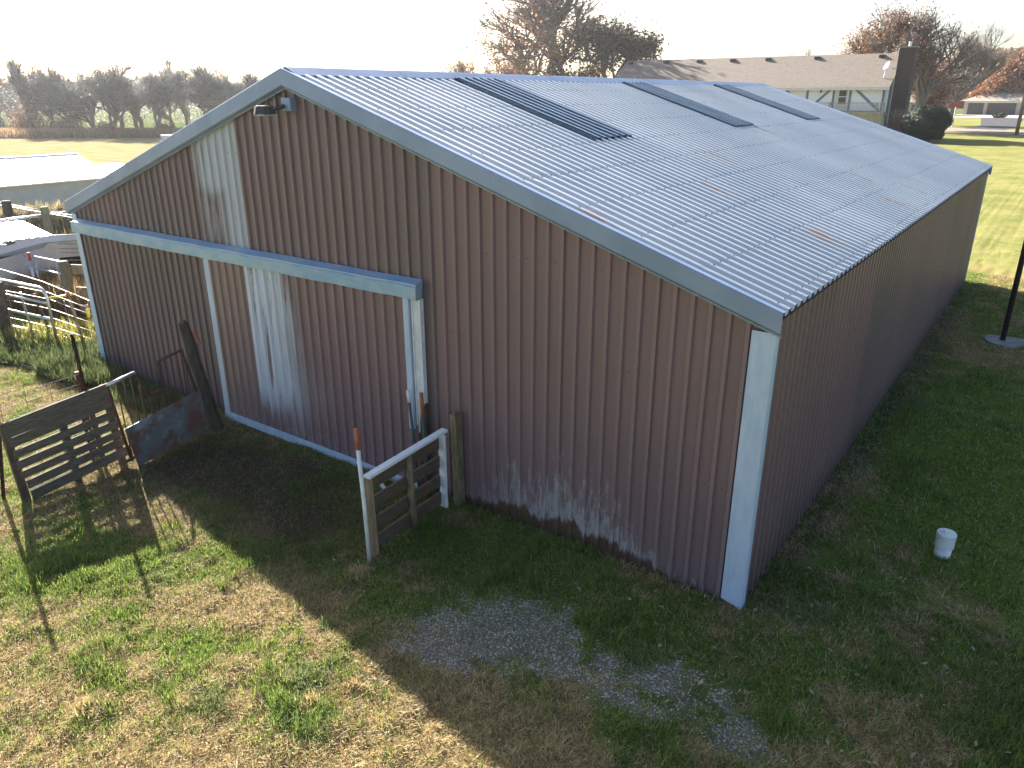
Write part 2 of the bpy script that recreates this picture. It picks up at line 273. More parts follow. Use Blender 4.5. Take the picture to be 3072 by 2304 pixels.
# ---------------------------------------------------------------- mesh builder
ORG = {}
def org(o): return ORG.get(o.name, Vector((0, 0, 0)))
class MB:
    def __init__(s): s.v = []; s.f = []
    def add(s, vs, fs):
        n = len(s.v); s.v += [tuple(v) for v in vs]; s.f += [tuple(i + n for i in f) for f in fs]; return s
    def box(s, x0, x1, y0, y1, z0, z1):
        return s.add([(x0, y0, z0), (x1, y0, z0), (x1, y1, z0), (x0, y1, z0), (x0, y0, z1), (x1, y0, z1), (x1, y1, z1), (x0, y1, z1)],
                     [(0, 3, 2, 1), (4, 5, 6, 7), (0, 1, 5, 4), (1, 2, 6, 5), (2, 3, 7, 6), (3, 0, 4, 7)])
    def beam(s, p0, p1, w, h, up=(0, 0, 1), jag=0):   # rectangular bar from p0 to p1
        p0, p1 = Vector(p0), Vector(p1); d = (p1 - p0).normalized(); u = Vector(up)
        if abs(d.dot(u)) > .98: u = Vector((1, 0, 0))
        r = d.cross(u).normalized(); u = r.cross(d).normalized(); q = []
        for p in (p0, p1):
            for a, b in ((-1, -1), (1, -1), (1, 1), (-1, 1)):
                q.append(p + r * (a * w / 2) + u * (b * h / 2) + Vector([random.uniform(-jag, jag) for _ in range(3)]))
        return s.add(q, [(0, 1, 2, 3), (7, 6, 5, 4), (0, 4, 5, 1), (1, 5, 6, 2), (2, 6, 7, 3), (3, 7, 4, 0)])
    def tube(s, pts, rad, n=8, cap=True):
        pts = [Vector(p) for p in pts]; m = len(pts); rr = rad if isinstance(rad, (list, tuple)) else [rad] * m
        vs = []; prev = None
        for i, p in enumerate(pts):
            d = (pts[min(i + 1, m - 1)] - pts[max(i - 1, 0)]).normalized()
            a = prev if prev is not None else (Vector((1, 0, 0)) if abs(d.x) < .8 else Vector((0, 1, 0)))
            u = (a - d * a.dot(d)).normalized(); prev = u; w_ = d.cross(u)
            for k in range(n):
                t = 2 * math.pi * k / n; vs.append(p + (u * math.cos(t) + w_ * math.sin(t)) * rr[i])
        fs = [(i * n + k, i * n + (k + 1) % n, (i + 1) * n + (k + 1) % n, (i + 1) * n + k) for i in range(m - 1) for k in range(n)]
        if cap: fs += [tuple(range(n))[::-1], tuple((m - 1) * n + k for k in range(n))]
        return s.add(vs, fs)
    def lathe(s, c, prof, n=24):   # prof: (r, z)
        vs = [(c[0] + r * math.cos(2 * math.pi * k / n), c[1] + r * math.sin(2 * math.pi * k / n), c[2] + z) for r, z in prof for k in range(n)]
        fs = [(i * n + k, i * n + (k + 1) % n, (i + 1) * n + (k + 1) % n, (i + 1) * n + k) for i in range(len(prof) - 1) for k in range(n)]
        fs.append(tuple((len(prof) - 1) * n + k for k in range(n))); return s.add(vs, fs)
    def build(s, name, mat, parent=None, smooth=False, bevel=0, world=None):
        me = bpy.data.meshes.new(name); o = bpy.data.objects.new(name, me); COL.objects.link(o)
        og = org(parent) if parent else (Vector(world) if world else Vector((0, 0, 0)))
        me.from_pydata([(v[0] - og.x, v[1] - og.y, v[2] - og.z) for v in s.v], [], s.f); me.update()
        me.materials.append(M[mat] if isinstance(mat, str) else mat)
        if smooth:
            for p in me.polygons: p.use_smooth = True
        if parent: o.parent = parent
        else: o.location = og
        ORG[o.name] = og
        if bevel:
            b = o.modifiers.new('bevel', 'BEVEL'); b.width = bevel; b.segments = 2; b.limit_method = 'ANGLE'
        return o
def tag(o, label=None, cat=None, group=None, kind=None):
    for k, v in (('label', label), ('category', cat), ('group', group), ('kind', kind)):
        if v: o[k] = v
    return o
def thing(name, loc, label, cat, group=None):
    o = bpy.data.objects.new(name, None); COL.objects.link(o); o.location = loc; o.empty_display_size = .2
    ORG[o.name] = Vector(loc); return tag(o, label, cat, group)
def np_mesh(name, V, F, mat, tint=None, smooth=False, parent=None, world=(0, 0, 0)):
    k = F.shape[1]; me = bpy.data.meshes.new(name); me.vertices.add(len(V)); me.vertices.foreach_set('co', np.ascontiguousarray(V, dtype=np.float32).ravel())
    me.loops.add(F.size); me.loops.foreach_set('vertex_index', np.ascontiguousarray(F, dtype=np.int32).ravel())
    me.polygons.add(len(F)); me.polygons.foreach_set('loop_start', np.arange(0, F.size, k, dtype=np.int32)); me.polygons.foreach_set('loop_total', np.full(len(F), k, dtype=np.int32))
    if tint is not None:
        a = me.color_attributes.new('tint', 'FLOAT_COLOR', 'POINT'); a.data.foreach_set('color', np.concatenate([tint, np.ones((len(tint), 1))], 1).astype(np.float32).ravel())
    me.update(calc_edges=True); me.materials.append(M[mat] if isinstance(mat, str) else mat)
    if smooth: me.polygons.foreach_set('use_smooth', np.ones(len(F), dtype=bool))
    o = bpy.data.objects.new(name, me); COL.objects.link(o); o.location = world
    if parent: o.parent = parent; o.location = (0, 0, 0); ORG[o.name] = org(parent)
    return o

# ================================================================ GROUND
# one sheet to the horizon: fine near the barn, coarse far off
def bump_z(x, y):
    near = ss(np.hypot(x + 2, y), 60, 20)
    return near * ((fbm(x * .8, y * .8, 50, 3) - .5) * .05 + (fbm(x * 4.5, y * 4.5, 60, 3) - .5) * .055 + (fbm(x * 11, y * 11, 61, 2) - .5) * .03)
xs = np.concatenate([[-1500, -900, -500, -300, -200, -150, -120, -100, -80, -60, -50, -40, -34, -28, -24, -21], np.arange(-18, -8, .25), np.arange(-8, 4, .05), np.arange(4, 8, .25), [8, 10, 13, 17, 22, 30, 40, 60, 90, 150, 300, 600, 1500]])
ys = np.concatenate([[-1500, -600, -200, -80, -40, -20, -12, -8], np.arange(-6, 0.5, .05), np.arange(.5, 20, .3), [20, 24, 28, 32, 38, 45, 52, 60, 70, 80, 90, 105, 120, 150, 200, 300, 500, 900, 1500]])
X, Y = np.meshgrid(xs, ys); Z = bump_z(X, Y)
inb = (X > -10.75) & (X < .15) & (Y > -.1) & (Y < 15.1); Z = np.where(inb, -.03, Z)
V = np.stack([X.ravel(), Y.ravel(), Z.ravel()], 1); nx = len(xs); I = np.arange(len(ys) - 1)[:, None] * nx + np.arange(nx - 1)[None]
F = np.stack([I, I + 1, I + nx + 1, I + nx], -1).reshape(-1, 4)
M['blades'] = attr_mat('grass_blades', .5, .5, .4)
t = NT('ground'); P = t.pos(); sx = t.sep(P); at = t.n('ShaderNodeAttribute', attribute_name='tint')
n1 = t.noise(P, 14, 5, .75); n2 = t.noise(P, 70, 3, .7); nl = t.noise(P, .55, 5, .7); nm = t.noise(t.scale(P, (.16, .16, .16)), 1, 5, .65)
near = at.outputs['Color']
soft = t.noise(P, 2.2, 5, .75)
near = t.mix(t.step(n2, .45, .75, 0, .5), near, (.34, .25, .14))
near = t.mix(t.step(n1, .5, .3, 0, .35), near, (.07, .06, .035))
lawn = t.mix(t.step(nl, .35, .62), (.13, .155, .045), (.24, .225, .085)); lawn = t.mix(t.step(t.noise(P, 5, 6, .8), .40, .64, 0, .55), lawn, (.27, .235, .105)); lawn = t.mix(t.step(t.noise(P, 16, 4, .8), .55, .35, 0, .55), lawn, (.07, .10, .025)); lawn = t.mix(t.step(t.noise(P, 4.0, 2, .9), .70, .76, 0, .7), lawn, (.55, .46, .30)); lawn = t.mix(t.step(nm, .55, .72, 0, .5), lawn, (.36, .27, .15))
field = t.mix(t.step(t.noise(t.scale(P, (.25, .9, 1)), 1, 4, .7), .35, .7), (.29, .235, .12), (.225, .18, .095)); field = t.mix(t.step(nl, .5, .75, 0, .4), field, (.31, .28, .13))
fargreen = t.mix(t.step(nm, .4, .6), (.075, .12, .03), (.13, .13, .055))
d = t.math('ADD', t.math('MULTIPLY', sx[0], -.90), t.math('MULTIPLY', sx[1], .43))
wob = t.math('MULTIPLY', t.math('SUBTRACT', nm, .5), 6)
farm = t.mix(t.step(t.math('ADD', d, wob), 97, 104), field, fargreen)
c = t.mix(t.step(t.math('ADD', sx[0], wob), -17, -22), lawn, farm)
dist = t.n('ShaderNodeVectorMath', operation='LENGTH'); t.set(dist.inputs[0], P)
isnear = t.math('MULTIPLY', t.step(sx[1], 19, 14), t.math('MULTIPLY', t.step(sx[0], -18, -15), t.step(sx[0], 10, 7)))
c = t.mix(isnear, c, near)
M['ground'] = t.bsdf(c, .95, 0, t.bump(t.math('ADD', n1, t.math('MULTIPLY', n2, .5)), .6, .03), 0)
x_, y_ = V[:, 0], V[:, 1]
g = ss(f_green(x_, y_), .40, .68)[:, None]; b = np.clip(f_bare(x_, y_), 0, 1)[:, None]; gv = ss(f_gravel(x_, y_), .3, .8)[:, None]
tint = (STRAW * .50) * (1 - g) + (GREEN * .8) * g; tint = tint * (1 - b) + SOIL * b; tint = tint * (1 - gv * .8) + GRIT * .55 * gv * .8
tag(np_mesh('ground', V, F, 'ground', tint, True), kind='structure')

# ---- grass: short blades over the near ground
def blades(n, x, y, length, width, tilt, col, zb=None):
    az = rng.uniform(0, 2 * np.pi, n); side = az + np.pi / 2
    ln = length; h = ln * np.cos(tilt); r = ln * np.sin(tilt)
    z0 = bump_z(x, y) if zb is None else zb
    b0 = np.stack([x - np.cos(side) * width / 2, y - np.sin(side) * width / 2, z0 - .004], 1); b1 = np.stack([x + np.cos(side) * width / 2, y + np.sin(side) * width / 2, z0 - .004], 1)
    k = .55
    m0 = b0 + np.stack([np.cos(az) * r * k * .7, np.sin(az) * r * k * .7, h * k * 1.15], 1); m1 = b1 + np.stack([np.cos(az) * r * k * .7, np.sin(az) * r * k * .7, h * k * 1.15], 1)
    tip = np.stack([x + np.cos(az) * r, y + np.sin(az) * r, z0 + h], 1)
    V = np.stack([b0, b1, m1, m0, tip], 1).reshape(-1, 3); i = np.arange(n)[:, None] * 5
    F = np.concatenate([np.stack([i[:, 0], i[:, 0] + 1, i[:, 0] + 2], 1), np.stack([i[:, 0], i[:, 0] + 2, i[:, 0] + 3], 1), np.stack([i[:, 0] + 3, i[:, 0] + 2, i[:, 0] + 4], 1)])
    return V, F, np.repeat(col, 5, 0)
def scatter(n, x0, x1, y0, y1): return rng.uniform(x0, x1, n), rng.uniform(y0, y1, n)
def in_view(x, y):
    v = np.stack([x - 1.5688, y + 5.5141, np.full_like(x, -4.1)], 1); Rm = np.array(cam.rotation_euler.to_matrix()); q = v @ Rm
    u = q[:, 0] / -q[:, 2]; w2 = q[:, 1] / -q[:, 2]; return (q[:, 2] < 0) & (np.abs(u) < .76) & (w2 > -.60)
parts = []
for (n, x0, x1, y0, y1, sc) in [(1150000, -12, 4.2, -6.0, .9, 1.05), (330000, 0, 7, .5, 16, 1.6), (60000, -17, -10.6, -3.5, 2.5, 1.5)]:
    x, y = scatter(n, x0, x1, y0, y1)
    ok = in_view(x, y) & ~((x > -10.62) & (x < .02) & (y > -.02) & (y < 15))
    gf = f_green(x, y); bare = f_bare(x, y); grv = f_gravel(x, y)
    ok &= rng.random(n) > np.clip(bare * .72, 0, .72); ok &= rng.random(n) > ss(grv, .25, .70) * .9
    x, y, gf, bare = x[ok], y[ok], gf[ok], bare[ok]; n = len(x)
    clump = fbm(x * 9, y * 9, 77, 2); pg = ss(gf + (clump - .5) * .5, .36, .70); isg = rng.random(n) < .12 + pg * .74
    r1 = rng.random(n)[:, None]; r2 = rng.random(n)[:, None]
    green = GREEN * (1 - r1) + GREEN2 * r1; green = np.where(r2 < .25, DKGREEN, green)
    straw = STRAW * (1 - r1) + STRAW2 * r1; straw = np.where(r2 < .34, BROWN, straw)
    col = np.where(isg[:, None], green, straw) * (.75 + .5 * rng.random((n, 1)))
    col = col * (1 - .5 * np.clip(bare, 0, 1))[:, None]
    tuft = fbm(x * 2.6, y * 2.6, 99, 3)
    ln = np.where(isg, rng.uniform(.02, .048, n) * (1 + 1.3 * ss(tuft, .6, .78)), rng.uniform(.025, .075, n)) * (1 if sc == 1 else 1.15)
    tilt = np.where(isg, rng.uniform(.25, 1.15, n), rng.uniform(.8, 1.5, n)); wd = np.where(isg, .0045, .0040) * sc * rng.uniform(.7, 1.3, n)
    parts.append(blades(n, x, y, ln, wd, tilt, col))
def join(parts):
    off = 0; Vs, Fs, Ts = [], [], []
    for V, F, T in parts: Vs.append(V); Fs.append(F + off); Ts.append(T); off += len(V)
    return np.concatenate(Vs), np.concatenate(Fs), np.concatenate(Ts)
V, F, T = join(parts); tag(np_mesh('grass', V, F, 'blades', T), 'short mixed green and straw coloured grass on the ground round the barn', 'grass', kind='stuff')
# ---- coarse tufts standing taller
parts = []
tufts = [(-2.35, -2.75, .16, 'g'), (-2.0, -3.05, .16, 'g'), (-2.7, -3.35, .12, 'g'), (.75, -1.75, .25, 'g'), (.5, .2, .16, 'g'), (-.4, -1.1, .12, 'g'), (-3.4, -3.9, .08, 's'), (-5.6, -3.1, .12, 'g'), (-7.1, -.25, .1, 'g')]
for k in range(14): tufts.append((random.uniform(-8, 1.5), random.uniform(-4.6, -1.2), random.uniform(.05, .1), random.choice('gs')))
for k in range(8): tufts.append((random.uniform(.3, 4), random.uniform(-.6, 9), random.uniform(.08, .2), 'g'))
for cx, cy, r, kd in tufts:
    r *= 1.8; n = int(330 * r / .15); a = rng.uniform(0, 2 * np.pi, n); q = r * np.sqrt(rng.random(n)) * rng.uniform(.3, 1, n); x, y = cx + q * np.cos(a), cy + q * np.sin(a)
    r1 = rng.random((n, 1)); col = (np.array([.10, .17, .035]) * (1 - r1) + np.array([.30, .35, .14]) * r1) if kd == 'g' else (STRAW * (1 - r1) + STRAW2 * r1)
    parts.append(blades(n, x, y, rng.uniform(.03, .085, n) * (1 + r), .0045 * rng.uniform(.8, 1.3, n), rng.uniform(.3, 1.3, n), col * (.7 + .5 * rng.random((n, 1)))))
V, F, T = join(parts); tag(np_mesh('grass_tufts', V, F, 'blades', T), 'taller ragged grass tufts scattered over the yard', 'grass', kind='stuff')
# ---- gravel
def stones(n, x, y, size, colr):
    base = np.array([[1, 0, 0], [0, 1, 0], [-1, 0, 0], [0, -1, 0], [0, 0, 1], [0, 0, -1]], float); fc = np.array([[0, 1, 4], [1, 2, 4], [2, 3, 4], [3, 0, 4], [1, 0, 5], [2, 1, 5], [3, 2, 5], [0, 3, 5]])
    a = rng.uniform(0, 6.28, n); c, s = np.cos(a), np.sin(a); sc = size[:, None] * rng.uniform(.6, 1.2, (n, 3)) * np.array([1, .8, .6])
    v = base[None] * (1 + rng.uniform(-.25, .25, (n, 6, 1))) * sc[:, None, :]
    vx = v[:, :, 0] * c[:, None] - v[:, :, 1] * s[:, None]; vy = v[:, :, 0] * s[:, None] + v[:, :, 1] * c[:, None]
    V = np.stack([vx + x[:, None], vy + y[:, None], v[:, :, 2] + (bump_z(x, y) + size * .3)[:, None]], -1).reshape(-1, 3)
    F = (fc[None] + (np.arange(n) * 6)[:, None, None]).reshape(-1, 3); return V, F, np.repeat(colr, 6, 0)
x, y = scatter(105000, -3.2, 1.6, -2.8, .8); gr = f_gravel(x, y); ok = (rng.random(len(x)) < (ss(gr, .25, .85) * .75 + .015)) & ~((x < .02) & (y > -.03)); x, y = x[ok], y[ok]; n = len(x)
g_ = rng.uniform(.2, .68, (n, 1)); col = g_ * (np.array([1, .93, .83]) * (1 - rng.random((n, 1)) * .25)); p1 = stones(n, x, y, rng.uniform(.004, .012, n), col)
x, y = scatter(2500, -6, 4, -4, 4); ok = ~((x < .05) & (y > -.05)); x, y = x[ok], y[ok]; n = len(x); p2 = stones(n, x, y, rng.uniform(.005, .012, n), rng.uniform(.3, .6, (n, 1)) * np.ones((1, 3)))
x, y = scatter(2500, .02, .35, 0, 14.5); n = len(x); p3 = stones(n, x, y, rng.uniform(.006, .016, n), rng.uniform(.12, .35, (n, 1)) * np.array([[1, .95, .9]]))
V, F, T = join([p1, p2, p3]); tag(np_mesh('gravel', V, F, 'stone', T), 'pale gravel showing through the thin grass in front of the barn', 'gravel', kind='stuff')
# ---- fallen leaves
x = np.concatenate([rng.uniform(-.9, 1.6, 60), rng.uniform(.05, 5, 200), rng.uniform(-4, 3, 40)]); y = np.concatenate([rng.uniform(-1.3, .2, 60), rng.uniform(-1, 13, 200), rng.uniform(-3, 0, 40)])
ok = ~((x < .05) & (y > -.05)); x, y = x[ok], y[ok]; n = len(x); a = rng.uniform(0, 6.28, n); L_ = rng.uniform(.015, .035, n); tz = rng.uniform(-.01, .012, (n, 4))
cx, sy = np.cos(a), np.sin(a); q = np.array([(-1, 0), (0, -.45), (1, 0), (0, .45)])
V = np.stack([np.stack([x + L_ * (q[k, 0] * cx - q[k, 1] * sy), y + L_ * (q[k, 0] * sy + q[k, 1] * cx), bump_z(x, y) + .03 + tz[:, k]], 1) for k in range(4)], 1).reshape(-1, 3)
F = (np.arange(n) * 4)[:, None] + np.arange(4)[None]; tag(np_mesh('fallen_leaves', V, F, 'leaf', np.repeat(np.array([[.42, .34, .24]]) * rng.uniform(.5, 1.2, (n, 1)), 4, 0)), 'dry curled leaves lying on the grass beside the barn', 'leaves', kind='stuff')

# ================================================================ BARN
W, L, HE, HR = 10.60, 14.91, 2.60, 4.35; SL = (HR - HE) / (W / 2 + .07); PITCH = .1524
def roof_z(x): return HR - SL * abs(x + W / 2)
barn = thing('barn', (-5.3, 0, 0), 'long brown ribbed metal pole barn with galvanised roof and sliding door', 'barn')
PROF = [(0.0, 0), (.092, 0), (.103, 1), (.136, 1), (.146, 0)]
def prof_pts(a0, a1, depth):
    out = []; k = math.floor(a0 / PITCH) - 1
    while k * PITCH < a1:
        for u, h in PROF:
            a = k * PITCH + u
            if a0 < a < a1: out.append((a, h * depth))
        k += 1
    return [(a0, 0)] + out + [(a1, 0)]
def wall_sheet(name, mat, a0, a1, zb, zt, to_xyz, depth=.019, skip=None, scr=()):
    m = MB(); P = prof_pts(a0, a1, depth); vs, fs = [], []
    for a, h in P:
        vs += [to_xyz(a, h, zb(a)), to_xyz(a, h, zt(a))]
    for i in range(len(P) - 1): fs.append((2 * i, 2 * i + 2, 2 * i + 3, 2 * i + 1))
    m.add(vs, fs)
    for (a, z) in scr:
        p = to_xyz(a, .007, z); r = .0095
        q = [to_xyz(a + r * math.cos(k * 1.047), 0.001, z + r * math.sin(k * 1.047)) for k in range(6)]; m.add(q + [p], [(k, (k + 1) % 6, 6) for k in range(6)])
    o = m.build(name, mat, barn); o.data.materials.append(M['screw'])
    for p in o.data.polygons[len(fs):]: p.material_index = 1
    return o
scr = [(k * PITCH + .045, z) for k in range(-69, -1) for z in (.18, 1.05, 1.9, 2.75, 3.5) if roof_z(k * PITCH) - .25 > z and random.random() < .6]
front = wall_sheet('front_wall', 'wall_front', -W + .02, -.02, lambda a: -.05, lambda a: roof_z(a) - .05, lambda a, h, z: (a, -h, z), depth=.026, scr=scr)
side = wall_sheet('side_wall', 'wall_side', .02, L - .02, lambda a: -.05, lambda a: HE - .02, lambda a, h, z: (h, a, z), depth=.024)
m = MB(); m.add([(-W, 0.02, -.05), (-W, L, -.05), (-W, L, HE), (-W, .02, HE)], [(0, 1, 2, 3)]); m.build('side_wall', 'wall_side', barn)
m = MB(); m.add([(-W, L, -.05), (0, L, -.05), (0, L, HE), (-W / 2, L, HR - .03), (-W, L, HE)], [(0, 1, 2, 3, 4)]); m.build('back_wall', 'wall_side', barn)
# roof sheets
def roof_side(sgn):
    P = []; k = -1
    RP = [(0, 0), (.058, 0), (.076, 1), (.124, 1), (.146, 0)]
    while k * PITCH < L + .08:
        for u, h in RP:
            a = k * PITCH + u
            if -.04 < a < L + .05: P.append((a, h * .031))
        k += 1
    n_st = []; rows = [.09 + i * .585 for i in range(10)]
    length = W / 2 + .07
    for r in rows: n_st += [(r - .05, 0), (r - .012, -.0016), (r + .012, -.0016), (r + .05, 0)]
    n_st = sorted([q for q in n_st if .01 < q[0] < length - .02] + [(0, 0), (length, 0)])
    nu, nv = len(P), len(n_st); vs = []
    for j, (d, dz) in enumerate(n_st):
        xo = length - d                          # distance from the ridge
        for i, (a, h) in enumerate(P):
            wob = .0012 * math.sin(a * 1.3 + j * .9)
            vs.append((-W / 2 + sgn * xo, a, HR - SL * xo + h + dz * (1 + .6 * math.sin(a * 3.7 + j)) + wob * (1 if 0 < j < nv - 1 else 0)))
    fs = [((j * nu + i), (j * nu + i + 1), ((j + 1) * nu + i + 1), ((j + 1) * nu + i)) for j in range(nv - 1) for i in range(nu - 1)]
    if sgn < 0: fs = [f[::-1] for f in fs]
    m = MB(); m.add(vs, fs)
    if sgn > 0:
        for r in rows[:-1]:
            for k in range(0, int(L / PITCH)):
                if random.random() < .12: continue
                a = k * PITCH + (.104 if (k % 2) else .104); xo = length - r; c = Vector((-W / 2 + xo + random.uniform(-.01, .01), a, HR - SL * xo + .031)); rr = .008
                q = [c + Vector((rr * math.cos(t * 1.047), rr * math.sin(t * 1.047), -rr * math.cos(t * 1.047) * SL)) for t in range(6)]; q2 = [v + Vector((0, 0, .005)) for v in q]
                m.add(q + q2, [(t, (t + 1) % 6, 6 + (t + 1) % 6, 6 + t) for t in range(6)] + [(6, 7, 8, 9, 10, 11)])
    o = m.build('roof', 'roof', barn); o.data.materials.append(M['screw'])
    for p in o.data.polygons[len(fs):]: p.material_index = 1
    return o
roof = roof_side(1); roof_b = roof_side(-1)
# under-deck so nothing shows through the eaves
m = MB(); xr = W / 2 + .05
m.add([(-W / 2, .02, HR - .05), (-W / 2 + xr, .02, HR - SL * xr - .05), (-W / 2 + xr, L - .02, HR - SL * xr - .05), (-W / 2, L - .02, HR - .05)], [(0, 1, 2, 3)])
m.add([(-W / 2, .02, HR - .05), (-W / 2 - xr, .02, HR - SL * xr - .05), (-W / 2 - xr, L - .02, HR - SL * xr - .05), (-W / 2, L - .02, HR - .05)], [(3, 2, 1, 0)]); m.build('purlin_deck', 'wood_board', barn)
# ridge cap
m = MB(); w1 = .20
prof = [(-w1, -w1 * SL + .026), (-w1 + .012, -w1 * SL + .034), (-.03, .040), (0, .052), (.03, .040), (w1 - .012, -w1 * SL + .034), (w1, -w1 * SL + .012)]
segs = 9
for s_ in range(segs):
    y0 = -.03 + s_ * (L + .06) / segs; y1 = y0 + (L + .06) / segs + (.05 if s_ < segs - 1 else 0); dz = .0025 * (s_ % 2)
    vs = [(-W / 2 + px, y, HR + pz + dz) for y in (y0, y1) for px, pz in prof]; n_ = len(prof); m.add(vs, [(i, i + 1, n_ + i + 1, n_ + i) for i in range(n_ - 1)])
m.build('ridge_cap', 'trim', roof)
# skylights: three strips of dark corrugated fibreglass lying over the ribs
for (y0, y1, xb) in ((2.50, 3.43, -3.02), (7.02, 7.92, -3.02), (11.18, 12.10, -3.04)):
    P = []; a = y0; n6 = 6; step = (y1 - y0) / n6
    for k in range(n6):
        for u, h in [(0, 0), (.35, 0), (.52, 1), (.82, 1), (.98, 0)]: P.append((y0 + (k + u) * step, h * .019))
    P.append((y1, 0)); xs_ = [W / 2 * 0 + .18, .9, 1.5, 2.05, W / 2 + xb]; m = MB(); vs = []
    for lv in (.034, .027):
        for d in xs_:
            for (a, h) in P: vs.append((-W / 2 + d, a, HR - SL * d + lv + h + .004 * math.sin(d * 5 + a * 9)))
    nu = len(P); nv = len(xs_); fs = [(j * nu + i, (j + 1) * nu + i, (j + 1) * nu + i + 1, j * nu + i + 1) for j in range(nv - 1) for i in range(nu - 1)]
    o2 = nu * nv; fs += [(o2 + j * nu + i, o2 + j * nu + i + 1, o2 + (j + 1) * nu + i + 1, o2 + (j + 1) * nu + i) for j in range(nv - 1) for i in range(nu - 1)]
    j = nv - 1; fs += [(j * nu + i, o2 + j * nu + i, o2 + j * nu + i + 1, j * nu + i + 1) for i in range(nu - 1)]
    for i in (0, nu - 1): fs += [(j * nu + i, (j + 1) * nu + i, o2 + (j + 1) * nu + i, o2 + j * nu + i) for j in range(nv - 1)]
    m.add(vs, fs)
    for yy in (y0 + .002, ): m.add([(-W / 2 + d, yy, HR - SL * d + z) for d in (.18, W / 2 + xb) for z in (.0, .05)], [(0, 1, 3, 2)])
    m.build('skylight', 'skylight', roof)
    mm = MB()
    for k in range(n6):
        for d in (W / 2 + xb - .05, 1.35):
            c = Vector((-W / 2 + d, y0 + (k + .67) * step, HR - SL * d + .073)); mm.box(c.x - .014, c.x + .014, c.y - .014, c.y + .014, c.z - .006, c.z + .008)
# rake trims
def rake(sgn, y, out):
    m = MB(); x0 = -W / 2; x1 = -W / 2 + sgn * (W / 2 + .075)
    def zz(x): return HR - SL * abs(x + W / 2)
    prof = [(.085, .030), (-.0, .040), (-.005, .030), (-.006, -.118), (-.002, -.128), (.030, -.150), (.034, -.152), (.034, -.165)]  # (y back from face, z)
    nseg = 4; xs_ = [x0 + (x1 - x0) * i / nseg for i in range(nseg + 1)]
    for i in range(nseg):
        a, b_ = xs_[i], xs_[i + 1] + (sgn * .03 if i < nseg - 1 else 0); off = .0025 * (nseg - i)
        vs = []
        for xx in (a, b_):
            for py, pz in prof: vs.append((xx, y + out * (py - off), zz(xx) + pz))
        n_ = len(prof); m.add(vs, [(k, k + 1, n_ + k + 1, n_ + k) for k in range(n_ - 1)])
        for j in range(1, 4):
            xx = a + (xs_[i + 1] - a) * (j - .5) / 3; m.box(xx - .007, xx + .007, y + out * .010 - .003, y + out * .010 + .003, zz(xx) - .148, zz(xx) - .136)
    return m.build('rake_trim', 'trim', barn)
rake(1, -.075, 1); rake(-1, -.075, 1); rake(1, L + .075, -1); rake(-1, L + .075, -1)
# corner trims
m = MB(); prof = [(-.155, -.024), (-.150, -.032), (-.006, -.034), (.030, -.030), (.034, .004), (.034, .055), (.026, .060)]
vs = []
for z in (-.02, .05, 2.46):
    for px, py in prof:
        zz = z
        if z < 0: zz = -.02 + (.05 * min(1, abs(px - .03) / .18)) ** 1.0
        vs.append((px, py, zz))
n_ = len(prof); m.add(vs, [(j * n_ + k, j * n_ + k + 1, (j + 1) * n_ + k + 1, (j + 1) * n_ + k) for j in range(2) for k in range(n_ - 1)])
m.box(-.144, -.138, -.037, -.033, .62, .628); m.box(-.144, -.138, -.037, -.033, 1.55, 1.558)
m.build('corner_trim', 'trim_pale', barn)
m = MB(); prof = [(-W + .10, -.026), (-W + .095, -.034), (-W - .03, -.034), (-W - .034, .02), (-W - .03, .08)]
vs = [(a, b_, z) for z in (-.02, 2.46) for a, b_ in prof]; n_ = len(prof); m.add(vs, [(k, n_ + k, n_ + k + 1, k + 1) for k in range(n_ - 1)]); m.build('corner_trim', 'trim_pale', barn)
m = MB(); m.box(-.02, .03, L - .05, L + .03, 0, 2.5); m.build('corner_trim', 'trim_pale', barn)
# sliding door track with its hood
m = MB(); a, b_ = -W + .10, -3.50
prof = [(-.024, 2.395), (-.085, 2.372), (-.130, 2.360), (-.132, 2.345), (-.126, 2.335), (-.134, 2.328), (-.136, 2.205), (-.120, 2.198), (-.05, 2.20)]
xs_ = np.linspace(a, b_, 60); vs = []
for i, xx in enumerate(xs_):
    for py, pz in prof: vs.append((xx, py + (.004 * math.sin(i * 1.7) if pz < 2.33 else .0015 * math.sin(i)), pz + .003 * math.sin(i * .8)))
n_ = len(prof); m.add(vs, [(j * n_ + k, (j + 1) * n_ + k, (j + 1) * n_ + k + 1, j * n_ + k + 1) for j in range(59) for k in range(n_ - 1)])
m.add([(b_, py, pz) for py, pz in prof], [tuple(range(n_))]); m.add([(a, py, pz) for py, pz in prof], [tuple(range(n_))])
m.build('door_track', 'track', barn)
# sliding door (a part) with its trims (sub-parts)
DY = -.095
P = prof_pts(-7.06, -3.63, .025); m = MB(); vs = []
for a, h in P: vs += [(a, DY - h, .06), (a, DY - h, 2.23)]
m.add(vs, [(2 * i, 2 * i + 2, 2 * i + 3, 2 * i + 1) for i in range(len(P) - 1)])
m.box(-7.10, -3.6, DY + .004, DY + .045, .05, 2.22)
door = m.build('sliding_door', 'wall_door', barn)
MB().box(-7.17, -7.055, DY - .026, DY + .05, .03, 2.215).build('door_edge_trim', 'trim_pale', door, bevel=.006)
m = MB()   # bottom girt with notches
m.box(-7.17, -3.60, DY - .03, DY - .0195, .012, .105); m.box(-7.17, -3.6, DY - .036, DY + .05, .0, .014)
k = -7.0
while k < -3.7: m.add([(k, DY - .0195, .106), (k + .06, DY - .0195, .106), (k + .05, DY - .036, .078), (k + .01, DY - .036, .078)], [(0, 1, 2, 3)]); k += PITCH
m.build('door_bottom_trim', 'trim_pale', door)
m = MB(); m.box(-3.70, -3.625, DY - .028, DY + .05, .75, 2.215); m.build('door_edge_trim', 'trim_pale', door, bevel=.005)
